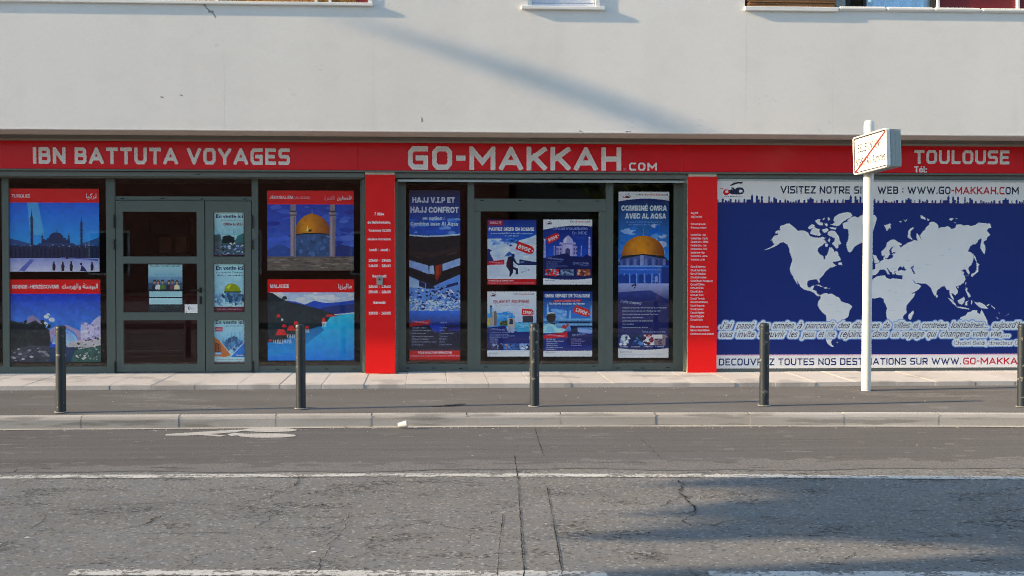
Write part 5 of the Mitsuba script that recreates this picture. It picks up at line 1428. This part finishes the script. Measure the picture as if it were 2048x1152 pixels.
# notice on the wide leaf
p = Print(296.3, 529, 365, 625, DY, '#12242c')
p.grad(296, 529, 365.5, 556, '#a8c4c8', '#86a8b4'); p.text('Horaires et informations', 300, 361, 530.5, 533.5, '#40606c', 600); p.text('Agence de voyages', 310, 352, 547, 549.5, '#6e98a4', 500)
p.rect(296, 556, 365.5, 582, '#3c5870'); p.grad(296, 553, 365.5, 566, '#7e9cb0', '#5a7890')
for i, x in enumerate((309, 316, 325, 338, 345, 354)):
    p.ell(x, 563 + (i % 2), 3.2, 4, ['#1c2024', '#3a2c28', '#2c2622'][i % 3]); p.ell(x, 565 + (i % 2), 2.2, 3, '#b08a78')
    p.poly([(x - 6, 580), (x - 5, 571), (x, 568.5), (x + 5, 571), (x + 6, 580)], ['#20303c', '#e2d8d0', '#5c7a4c', '#1c2a30', '#6c4a5c', '#d8cfae'][i])
p.rect(296, 578.5, 365.5, 582.5, '#142a38'); p.rect(298, 582.5, 364.5, 594, '#a6c4c8'); p.rect(298, 596, 364.5, 608.5, '#b2ccd0')
p.text('Renseignements sur place', 299, 325, 612.5, 615, '#4a6c74', 500); p.text('Toulouse', 348, 358, 612.5, 614.6, '#4a6c74', 500); p.text('Tous nos voyages et séjours', 299, 330, 616.5, 618.4, '#3c5a62', 500)
p.photo(296, 553, 366, 582, .2, 4, 2.2, 14)
poster(p, 'notice', 'blue green notice with a row of people and two pale boxes on the door glass', None, 'notice')
p = Print(369.5, 608.5, 395, 626, GY - .0485, '#d6d2da')
p.text('C', 376, 381, 613, 619.5, '#2a2a34', 800); p.text('ouvert', 382, 389, 616.5, 618.5, '#77737e', 600); p.ell(372.5, 624, 1.4, 1, '#30303a')
poster(p, 'card', 'small white card stuck in the corner of the wide door glass', None, 'card')

# tall poster with the black cube and the crowd
p = Print(818.3, 380, 920.3, 722, IY, '#0d1430')
p.grad(818, 380, 921, 470, '#0a1230', '#2c56a8')
p.blobs(820, 436, 918, 466, 34, 4, 14, ['#2f5cae', '#4872ba', '#6b8cc6', '#244898', '#7c98cc'], 3, .35)
p.poly([(818, 468.5), (850, 471), (880, 470), (920.3, 467), (920.3, 470), (880, 473), (850, 474), (818, 471)], '#b6c4de')
p.text('HAJJ V.I.P ET', 824.5, 909.5, 393.5, 405.5, '#c2c4dc', 850); p.text('HAJJ CONFROT', 821, 917, 413, 425.3, '#cacce4', 850)
p.text('en option :', 845, 889, 432, 439.5, '#bccaea', 850); p.text('Combiné avec Al Aqsa', 821, 916, 443, 451, '#bccaea', 850)
p.poly([(818, 471), (850, 474), (880, 473), (920.3, 470), (920.3, 600), (818, 600)], '#0a0c14')
p.poly([(818, 500), (860, 506), (920.3, 492), (920.3, 500), (862, 515), (818, 507)], '#2a1c1c'); p.poly([(830, 512), (846, 514), (846, 516), (830, 514)], '#4a342a'); p.poly([(893, 508), (914, 503), (914, 506), (893, 511)], '#4a342a')
p.poly([(818.3, 519.5), (856, 530.5), (858, 548), (818.3, 533.5)], '#97a9cc'); p.poly([(859, 531.5), (867.5, 530), (868.5, 548.5), (858.5, 546.5)], '#a4b4d4'); p.poly([(885, 527.5), (920.3, 515.5), (920.3, 530), (885, 541.5)], '#97a9cc')
p.poly([(870, 531), (884, 527), (883, 545), (874, 562), (869.5, 556)], '#7c3018'); p.poly([(872, 531), (879, 529), (877, 548), (872, 552)], '#94421e')
p.poly([(818.3, 551.5), (866, 572), (920.3, 548), (920.3, 640), (818.3, 640)], '#6f8fc2')
p.poly([(818.3, 553), (845, 565), (845, 576), (818.3, 574)], '#a6b8d8'); p.poly([(886, 566), (920.3, 550), (920.3, 560), (890, 574)], '#6a8cc8')
p.poly([(838, 560), (850, 566), (850, 576), (838, 572)], '#1a2648'); p.poly([(852, 562), (866, 570), (870, 577), (852, 577)], '#141c38'); p.poly([(892, 570), (916, 563), (916, 569), (894, 575)], '#1c2c58')
p.blobs(819, 578, 920, 622, 190, 1.2, 3.6, ['#b9c8e4', '#dbe4f2', '#8ea8d4', '#35508e', '#1c2c5c', '#cfdaee', '#5a78b4'], 5, .75)
p.blobs(819, 574, 920, 618, 60, 1, 3.6, ['#16244e', '#22386e', '#101a3c'], 6, .7)
p.blobs(819, 600, 920, 622, 110, 1.3, 3.2, ['#e4ebf6', '#c6d4ec', '#aabfe2'], 7, .6)
p.grad(818, 621, 921, 650, '#3f6ec0', '#0f2468'); p.rect(818, 650, 921, 702, '#0c1434'); p.poly([(858, 650), (890, 650), (884, 664), (868, 664)], '#1c3c98'); p.poly([(896, 655), (920.3, 653), (920.3, 662), (898, 662)], '#1c2470')
p.poly([(818.3, 646), (860, 638.5), (860.3, 648.5), (818.3, 652.5)], '#98152c'); p.text("L'offre comprend", 824, 856, 641.5, 645.2, '#d09aa8', 500, tilt=6); p.text('Options', 881, 894, 643, 646, '#9aa8cc', 500, tilt=-3)
lines(p, 823.5, 656, 5.66, (('Vols aller-retour', 29), ('Transferts aéroport', 38), ('Hôtels sélectionnés', 28), ('Hébergement en demi-pension', 44), ('Visites accompagnées', 33), ('Guides francophones sur place', 49), ('Visa et assurance', 23)))
lines(p, 878.5, 656, 5.66, (('Vol direct', 16), ('Taxi VIP', 11), ('Chambre individuelle', 28), ('Jeûne sacré', 17), ('Médine', 14), ('Hôtel', 11), ('Excursions en plus', 25)), '#aab4d6')
p.rect(818, 701, 921, 718.5, '#c01424'); p.rect(818, 718.5, 921, 722, '#6a1020')
p.text("POUR PLUS D'INFORMATIONS", 836, 904, 702.5, 707.5, '#f0ccd2', 800); p.text('Renseignements en agence et sur WWW.GO-MAKKAH.COM', 821, 918.5, 710, 712.6, '#e6aab4', 600)
p.photo(818, 436, 921, 660, .28, 6, 2.2, 5)
poster(p, 'tall_poster', 'tall dark poster with a black cube building above a white crowd', 'tall posters beside the wide frame', 'poster')

# tall poster with the golden dome
p = Print(1237.2, 383.3, 1337, 715.5, IY, '#10246a')
p.grad(1237, 400, 1337.5, 520, '#0e2258', '#4c86c8')
p.blobs(1238, 450, 1336, 530, 46, 4, 14, ['#3a72bc', '#6a94cc', '#8fa8d2', '#2c62b0', '#a6b2d6'], 9, .55)
p.rect(1237, 383, 1337.5, 392, '#d6d2d6')
xs_ = np.linspace(1237.2, 1337, 18)
p.poly([(1237.2, 383)] + [(x, 404.5 - 7.5 * math.sin((x - 1237) / 100 * 2.4 + .25)) for x in xs_] + [(1337, 383)], '#d6d2d6')
logo(p, 1243, 387, 18, 11); site(p, 1271.5, 1334.5, 387.5, 391)
p.text('COMBINÉ OMRA', 1242.5, 1332.5, 410.3, 421.3, '#c9cfe8', 850); p.text('AVEC AL AQSA', 1250.5, 1331, 426, 437, '#c9cfe8', 850)
p.text('Un séjour spirituel entre Médine et', 1252, 1322, 442.5, 445, '#7f9acc', 500); p.text('Jérusalem avec nos guides', 1257, 1319, 447.5, 450, '#7f9acc', 500)
th = np.linspace(math.pi, 0, 24)
dome = [(1286 + 42 * math.cos(t), 511 - 40 * math.sin(t) ** .9) for t in th]
p.poly(dome + [(1328, 514), (1286, 508), (1244, 514)], gold(1280, 496, 30))
p.line([(1286, 471), (1286, 458)], 1, '#8aa2c8')
p.poly([(1241, 517), (1246, 511), (1286, 507.5), (1326, 511), (1333, 517), (1333, 522), (1240, 522)], '#191a26')
p.poly([(1242, 518), (1286, 509.5), (1331, 518), (1331, 532), (1241, 532)], '#4f5c8c')
for x in np.arange(1246, 1328, 7.2):
    p.poly([(x, 530), (x, 519), (x + 3, 516), (x + 5, 519), (x + 5, 530)], '#6f7cac' if int(x) % 2 else '#37437a')
p.rect(1280, 510, 1287, 530, '#8f98bc')
p.rect(1237, 530.5, 1337.5, 567, '#3c62b0'); p.rect(1237, 530.5, 1324, 533.5, '#7c98d0'); p.rect(1237, 538, 1322, 540, '#6c8cca'); p.rect(1322, 534, 1337.5, 567, '#243a7a')
for x in (1238, 1248, 1262, 1277, 1292, 1307):
    p.poly([(x, 566), (x, 551), (x + 5, 547), (x + 10, 551), (x + 10, 566)], '#233f86'); p.rect(x + 10.8, 546, x + 12.2, 566, '#88a4d8')
p.poly([(1309, 564), (1309, 553), (1312, 550), (1315, 553), (1315, 564)], '#8498cc')
p.grad(1237, 566.5, 1337.5, 602, '#a2a8d0', '#1a2668'); p.poly([(1237, 584), (1300, 580), (1337, 600), (1337, 610), (1237, 610)], ('#3a437e', '#12205c', 582, 606)); p.blobs(1264, 568, 1272, 578, 5, 1, 2.6, ['#3a3a58', '#22263e'], 3, 1.3)
p.rect(1237, 604, 1337.5, 700, '#0e1d5c'); p.text("L'offre comprend", 1241.5, 1283, 601.5, 607, '#b4bcdc', 400, shear=.3, tilt=5)
lines(p, 1245, 616, 6.6, (('Hébergement dans des hôtels 4* premier bus, 2 mosquées', 88), ('Départ en demi pension en chambre de 4 lits', 76), ('Hôtel au petit déjeuner en version Tourisme', 70), ('Déjeuner sur le Mont Mineth', 42), ('Guides francophones très expérimentés', 60), ('Visa, Transferts', 23), ('Découverte et excursions du Vivre', 51)), '#bcc6ea', 2.3)
p.blobs(1241, 614, 1243, 656, 10, .4, .8, ['#a03050'], 2)
p.text('Tarifs, photos à venir', 1284, 1331.5, 661.5, 665, '#9aa6d0', 400, shear=.3)
for a, cs in ((1240, ['#c9cfe2', '#8892b0', '#e2e6f0', '#5a6488']), (1266, ['#2a3c6c', '#5c84b8', '#1a2648', '#8fb0d8']), (1288, ['#7a1c2c', '#2c1c30', '#d8ccd4', '#501828']), (1310, ['#2c2838', '#50485c', '#8c7c84'])):
    p.rect(a, 669, a + 21, 690, cs[2] if a != 1240 else '#28365c'); p.blobs(a + 1, 670, a + 20, 689, 26, 2, 5, cs, a, .8)
p.rect(1309, 669, 1325, 677, '#dfe0ea'); p.ell(1298, 672.5, 2.4, 3, '#d88a90')
for a, t in ((1240, 'Vue mosquée'), (1264, 'La coupole'), (1288, 'Hébron'), (1311, 'Hôtel')):
    p.text(t, a, a + 17, 691.5, 694, '#c2cae6', 600)
p.poly([(1237.2, 695.5)] + [(x, 696 + 3.5 * math.sin((x - 1237) / 100 * 3.1)) for x in xs_] + [(1337, 695.5), (1337, 715.5), (1237.2, 715.5)], '#d9d6e2')
p.text('Ibn Battuta Voyages', 1241, 1265, 702, 704.5, '#6a6478', 600); p.text('7 allée de Bellefontaine, Toulouse 31100', 1241, 1330, 707.5, 709.4, '#a29cb0', 400)
p.photo(1237, 404, 1337.5, 606, .20, 8, 2.2, 6)
poster(p, 'tall_poster', 'tall blue poster with a big golden dome and white foot strip', 'tall posters beside the wide frame', 'poster')

# four posters of the wide frame
p = Print(974.6, 439.5, 1072.3, 569.5, IY, '#c6ccdc')
p.grad(974, 439, 1073, 480, '#142c74', '#2c58a8')
p.rect(976.5, 440.5, 1005.5, 451, '#8c1830'); p.text('INSOLITE', 979.5, 1003, 443, 448, '#e0a8b4', 700)
p.text('PARTEZ SKIER EN BOSNIE', 977.5, 1068, 454.5, 461.8, '#d6dcf0', 850); p.text('au cœur de SARAJEVO et des stations olympiques', 981, 1065, 465, 468, '#a9bce4', 650); p.text('de votre séjour', 1010, 1037, 469.8, 472.5, '#a9bce4', 600)
p.poly([(974.6, 477.5), (1000, 477), (1018, 479), (1036, 481), (1056, 476), (1072.3, 469), (1072.3, 530), (974.6, 530)], '#bcc6da')
p.blobs(985, 478, 1034, 492, 26, 2, 7, ['#3a62ac', '#5c80bc', '#8aa4cc', '#23457f'], 4, .5); p.blobs(976, 486, 1070, 520, 34, 3, 9, ['#c9d0e0', '#aeb9d0', '#d6dae6', '#b2bdd4'], 5, .5)
p.poly([(974.6, 497), (984, 500), (979, 505), (988, 522), (974.6, 524)], '#1c2c66')
p.poly([(974.6, 523.5), (1008.5, 519), (1008.5, 529), (974.6, 530)], '#a81c34'); p.text("L'offre comprend", 978, 1005, 523, 526.5, '#e0a0ac', 500, tilt=4)
p.rect(974, 530, 1073, 558, '#c4cad8'); p.poly([(1038.5, 518.5), (1072.3, 524), (1072.3, 530), (1038.5, 530)], '#141f4e'); p.text('Options', 1040.5, 1050, 522, 525.5, '#8c9cc8', 500, tilt=-4)
lines(p, 978, 534.5, 4.1, (('Vols A/R Toulouse', 20), ('Transferts', 22), ('Hôtel et forfait ski', 24), ('Matériel et moniteur', 20), ('Guide francophone et visites', 36)), '#7e8cae', 1.9); lines(p, 1040, 534.5, 4.1, (('Snowboard', 10), ('Cours de ski', 18)), '#7e8cae', 1.9)
p.poly([(1016, 513), (1012, 532), (1018, 541), (1020, 545), (1018, 552), (1021, 553), (1026, 545), (1026, 538), (1032, 541), (1031, 549), (1036, 548), (1036, 537), (1027, 534), (1026, 522), (1032, 528), (1038, 531), (1039, 527), (1034, 526), (1028, 515), (1022, 512)], '#141a38'); p.ell(1026, 511, 3.6, 4, '#1c2c5c'); p.poly([(1008, 513), (1018, 503), (1026, 508), (1018, 512)], '#3a5c9c'); p.poly([(1016, 518), (1021, 518), (1022, 536), (1016, 534)], '#3a1428')
p.line([(1042, 545), (1048, 543), (1058, 540)], .8, '#7c88a4'); p.ell(1044.5, 544, 1.6, .9, '#3a445c'); p.ell(1057.5, 540, 1.6, 1.2, '#3a445c')
tag_price(p, 1032.5, 488, 36, 17, 20, '890€')
p.rect(974, 558, 1073, 570, '#a81226'); p.text("POUR PLUS D'INFORMATIONS", 977.5, 1027, 559.8, 562.6, '#ecc4cc', 800); p.text('Renseignements en agence et sur WWW.GO-MAKKAH.COM', 977.5, 1068, 564.8, 567, '#dc9caa', 600)
p.photo(974, 475, 1073, 530, .14, 6, 2.2, 7)
poster(p, 'poster', 'small poster with a skier on snow and a red price tag, upper left of four', 'four small posters in the wide frame')

p = Print(1086.4, 439, 1184, 569, IY, '#101e5e')
p.grad(1086, 455, 1185, 515, '#0f1e66', '#2a50a8')
xs_ = np.linspace(1086.4, 1184, 16)
p.poly([(1086.4, 439)] + [(x, 460.5 - 9.5 * math.sin((x - 1086) / 98 * 2.1 + .1)) for x in xs_] + [(1184, 439)], '#d2d2de')
logo(p, 1091, 441.5, 13, 9); site(p, 1139.5, 1179.5, 442, 444.8)
p.text('Circuit inoubliable', 1105, 1175, 453.5, 459.5, '#8c9ad0', 400); p.text('En INDE', 1144, 1174, 463, 468.5, '#8c9ad0', 400); p.text('Essaouira', 1146, 1172, 471.5, 476.5, '#3e50a0', 400)
TJ = '#a9a4c4'
p.poly([(1125, 487), (1126, 480), (1130, 475), (1134, 472), (1136, 470.5), (1138, 472), (1143, 476), (1146, 482), (1145.5, 488)], TJ); p.poly([(1127, 486), (1129, 478), (1134, 474), (1132, 486)], '#c9c6da')
p.rect(1124, 486, 1147, 492, '#8a86ac'); p.rect(1113, 492, 1154, 512, '#9a95b8'); p.rect(1126, 489, 1145, 512, '#b2adca'); p.poly([(1130.5, 512), (1130.5, 499), (1135.5, 495), (1140, 499), (1140, 512)], '#46446e')
for x in (1116, 1121.5, 1148.5, 1153):
    for y in (501, 509):
        p.poly([(x - 1.5, y), (x - 1.5, y - 4), (x, y - 6), (x + 1.5, y - 4), (x + 1.5, y)], '#4c4a78')
for x in (1122, 1148):
    p.ell(x, 487.5, 3.2, 3, '#b8b4d0'); p.rect(x - 2.4, 487.5, x + 2.4, 491, '#77749c')
for x, t, b, w in ((1089.5, 480, 516, 2.4), (1178.5, 476, 516, 2.6), (1108.5, 494, 511, 1.2), (1162.5, 494, 511, 1.2)):
    p.poly([(x - w * .6, t), (x + w * .6, t), (x + w, b), (x - w, b)], '#a09cc0'); p.ell(x, t - 1, w * .8, 1.6, '#c8c6dc')
    for k in (.25, .5, .75):
        p.rect(x - w * 1.1, t + (b - t) * k, x + w * 1.1, t + (b - t) * k + 1.2, '#6c6894')
p.poly([(1086.4, 516), (1108, 511), (1134, 506), (1140, 512), (1166, 514), (1172, 508), (1184, 514), (1184, 556), (1086.4, 556)], '#0d1850'); p.text("L'offre comprend", 1092, 1127, 515, 519, '#8c98cc', 400, shear=.3, tilt=6)
lines(p, 1093, 524.5, 4.1, (('Vols aller-retour et transferts', 31), ('Hôtel et pension', 22), ('Guide accompagnateur francophone', 42), ('Visites et entrées', 18)), '#7a88c0', 1.9); p.text('1290€ / 1390€', 1145, 1177, 525, 528.5, '#98a4d2', 500); p.text('tarif par personne', 1160, 1177, 530, 532, '#6c7ab4', 500)
for a, cs in ((1091, ['#8c2430', '#b83a40', '#90b0cc', '#3a2c38', '#a8c0d4']), (1121, ['#26324c', '#52607c', '#8c98b0', '#1a2238']), (1153.5, ['#b88a72', '#8c4c40', '#d6b49a', '#4a3034'])):
    p.rect(a, 538, a + 27, 551.5, cs[1]); p.blobs(a + 1.5, 539, a + 25.5, 550.5, 30, 1.5, 4, cs, int(a), .7)
p.poly([(1086.4, 555)] + [(x, 555 + 4.5 * math.sin((x - 1086) / 98 * 2.6 + .2)) for x in xs_] + [(1184, 551), (1184, 569), (1086.4, 569)], '#cfd0e2')
p.text('Ibn Battuta Voyages', 1090, 1110, 560, 562, '#5a5878', 600); p.text('7 allée de Bellefontaine', 1142, 1180, 564, 565.6, '#9a98b4', 400)
tag_price(p, 1093, 469, 27, 13.5, -27, '990€')
p.photo(1086, 460, 1185, 516, .16, 5, 2.2, 8); p.photo(1090, 537, 1182, 552, .3, 4, 2, 18)
poster(p, 'poster', 'small blue poster with a white domed mausoleum, upper right of four', 'four small posters in the wide frame')

p = Print(974.4, 583, 1072.4, 713, IY, '#c6cad8')
p.grad(974, 583, 1073, 645, '#d2d3de', '#aab8d0')
logo(p, 979, 585.5, 14, 9); site(p, 1027, 1068, 587, 589.8)
p.square('ISLAM ET SOUFISME', 987, 1058.5, 599.7, 606.4, '#8c2436', .22, .14); p.text('Circuit entre Turquie, Boukhara et Samarcande', 990, 1056, 609.2, 611, '#7a6c80', 500)
p.poly([(974.4, 628), (984, 624), (998, 626), (1018, 624), (1030, 632), (1030, 655), (974.4, 655)], '#5a94c8'); p.blobs(995, 624, 1022, 645, 20, 2, 5, ['#3c82bc', '#78a8d0', '#2c6ca8'], 4, .8)
p.poly([(979, 653), (980, 634), (986, 622), (993, 622), (993, 651)], '#a09c98'); p.poly([(988, 651), (988, 624), (992, 621), (994, 632), (993, 650)], '#6c645e'); p.rect(980, 612, 984.5, 634, '#4c84ac'); p.ell(982, 612.5, 3, 1.6, '#222c40')
p.rect(974.4, 636, 980, 652, '#b8a870'); p.rect(1000, 642, 1016, 651, '#4a5640'); p.blobs(1000, 642, 1014, 650, 12, 1, 3, ['#5c6a4c', '#384430', '#8c8a70'], 3)
p.rect(1015, 636, 1030, 662, '#a8a6a4'); p.poly([(1018.5, 648), (1018.5, 639), (1022, 636.5), (1026, 639), (1026, 648)], '#1c3048'); p.rect(1030, 645, 1073, 662, '#6ea8c4'); p.blobs(1032, 644, 1070, 662, 26, 3, 8, ['#8cbcd0', '#5090b4', '#a4c8d6', '#3c7ca4'], 6, .3)
p.rect(1045, 632, 1066, 645, '#1a2238'); p.poly([(974.4, 655), (1010, 651), (1016, 662), (1072.4, 660), (1072.4, 700), (974.4, 700)], '#142466'); p.poly([(1032, 655), (1072.4, 655), (1072.4, 663), (1034, 664)], '#4e98bc'); p.rect(1016, 655, 1029, 664, '#8c98b4')
p.text("L'offre comprend", 980, 1010, 656.5, 660, '#98a4d4', 400, shear=.3, tilt=5)
lines(p, 979.5, 665.8, 3.25, (('Circuit entre Turquie et Ouzbékistan hôtel', 48), ('Vols et transferts sur place', 37), ('Guide accompagnateur et conférences', 51), ('Pension complète', 36), ('Visites', 16), ('Assurance', 17), ('Visa', 14)), '#a2acd8', 1.7)
for a, cs in ((977, ['#202c58', '#3c3c58', '#8c98b8', '#121a38']), (1007, ['#3060a0', '#1c3468', '#a88a94', '#4878b4', '#121a38']), (1039, ['#8ca4cc', '#1c2444', '#5c78ac', '#c2cce0'])):
    p.rect(a, 687, a + 30, 699, cs[0]); p.blobs(a + 1.5, 688, a + 28.5, 698, 26, 1.5, 4.5, cs, int(a), .7)
xs_ = np.linspace(974.4, 1072.4, 16)
p.poly([(974.4, 701)] + [(x, 701 + 3 * math.sin((x - 974) / 98 * 2.8 + .1)) for x in xs_] + [(1072.4, 701), (1072.4, 713), (974.4, 713)], '#cfd2e4'); p.text('Ibn Battuta Voyages', 978, 996, 705, 707, '#5a5878', 600)
tag_price(p, 1043.5, 618, 24, 13, 4, '1590€')
p.photo(974, 612, 1073, 664, .2, 6, 2.2, 9); p.photo(976, 686, 1070, 699, .3, 4, 2, 19)
poster(p, 'poster', 'small pale poster with a clay tower and red price tag, lower left of four', 'four small posters in the wide frame')

p = Print(1086.6, 583, 1184.2, 713, IY, '#12266c')
p.grad(1086, 583, 1185, 645, '#10276c', '#3a78bc')
p.text('OMRA DÉPART DE TOULOUSE', 1089.5, 1179.5, 587.7, 594.8, '#dfe2f2', 850); p.poly([(1107, 600), (1164, 598.7), (1162, 603.5), (1106, 604)], '#a81c34'); p.text('Omra avec groupes et guides', 1109, 1159, 600.4, 602.5, '#e2b0ba', 600); p.text('En hôtels proches du Haram', 1099, 1169.5, 605, 609, '#c2d0ee', 750)
p.poly([(1101, 634), (1102, 618), (1112, 617), (1132, 624), (1132, 640), (1101, 642)], '#6c98cc'); p.blobs(1104, 620, 1130, 638, 20, 2, 5, ['#80a8d4', '#5c88c0', '#9cbce0'], 4, .7)
for x, t, w in ((1095.5, 607, 1.8), (1140, 620, 1.6), (1182, 610, 1)):
    p.poly([(x - w * .3, t), (x + w * .3, t), (x + w, t + 8), (x + w, 638), (x - w, 638), (x - w, t + 8)], '#8cb4d8')
p.rect(1086, 637, 1185, 641, '#7aa6cc'); p.rect(1086, 641, 1185, 648, '#3a6c9c'); p.rect(1118, 643, 1180, 646, '#122440'); p.grad(1086, 647, 1185, 662, '#86aed0', '#4472ac'); p.rect(1140, 651, 1185, 655, '#162c58')
p.ell(1102, 634, 9.5, 11, '#1c141c', 10); p.poly([(1092.5, 632), (1096, 624.5), (1108, 624.5), (1111.5, 630), (1110, 627), (1103, 626.5), (1096, 628)], '#c2ccdc'); p.poly([(1093, 646), (1111, 646), (1109, 650), (1095, 650)], '#3a1c1c')
p.poly([(1086.6, 666), (1086.6, 652), (1096, 646), (1108, 649), (1116, 657), (1126, 655), (1132, 660), (1124, 665)], '#a6cae0'); p.poly([(1090, 664), (1096, 652), (1106, 654), (1110, 664)], '#84b4d4'); p.poly([(1122, 656), (1127, 648), (1131, 652), (1136, 645), (1138, 650), (1131, 658)], '#a04a50')
p.rect(1142, 654, 1155, 666, '#131d48'); p.poly([(1155, 656), (1184.2, 660), (1184.2, 668), (1156, 664)], '#8aa2c8'); p.rect(1086, 667, 1185, 702, '#0f2670'); p.poly([(1134, 664), (1184.2, 672), (1184.2, 690), (1134, 690)], '#0d1c58')
p.poly([(1086.6, 670.5), (1134.5, 663.5), (1135, 674.5), (1086.6, 677)], '#b01c34'); p.text("L'offre comprend", 1091, 1128, 668, 672, '#e2a2ae', 500, tilt=6); p.text('Nos formules', 1145, 1171, 666.5, 670.5, '#9cacd8', 400, tilt=-6)
lines(p, 1093, 679, 4.15, (('Hébergement', 18), ('Hébergement à Médine et la Mecque', 34), ('Vols et transferts', 22), ('Guides et visites', 23), ('Accompagnement et conférences', 33), ('Visa et assurance', 18)), '#c2cef0', 2.1, 650); lines(p, 1143, 679, 4.15, (('Économique', 20), ('Confort Premium', 27), ('Ramadan', 19), ('Famille', 21)), '#a89ad0', 2, 600)
p.rect(1086, 701.5, 1185, 713.5, '#d2d6e6'); p.text('Ibn Battuta Voyages', 1090, 1110, 704, 705.8, '#5a5878', 600); p.text('7 allée de Bellefontaine Toulouse', 1140, 1181, 708.5, 710, '#9a98b4', 400)
tag_price(p, 1147, 615, 34, 15.5, 20, '1390€')
p.photo(1086, 604, 1185, 668, .2, 6, 2.2, 10)
poster(p, 'poster', 'small poster with a praying person seen from behind, lower right of four', 'four small posters in the wide frame')
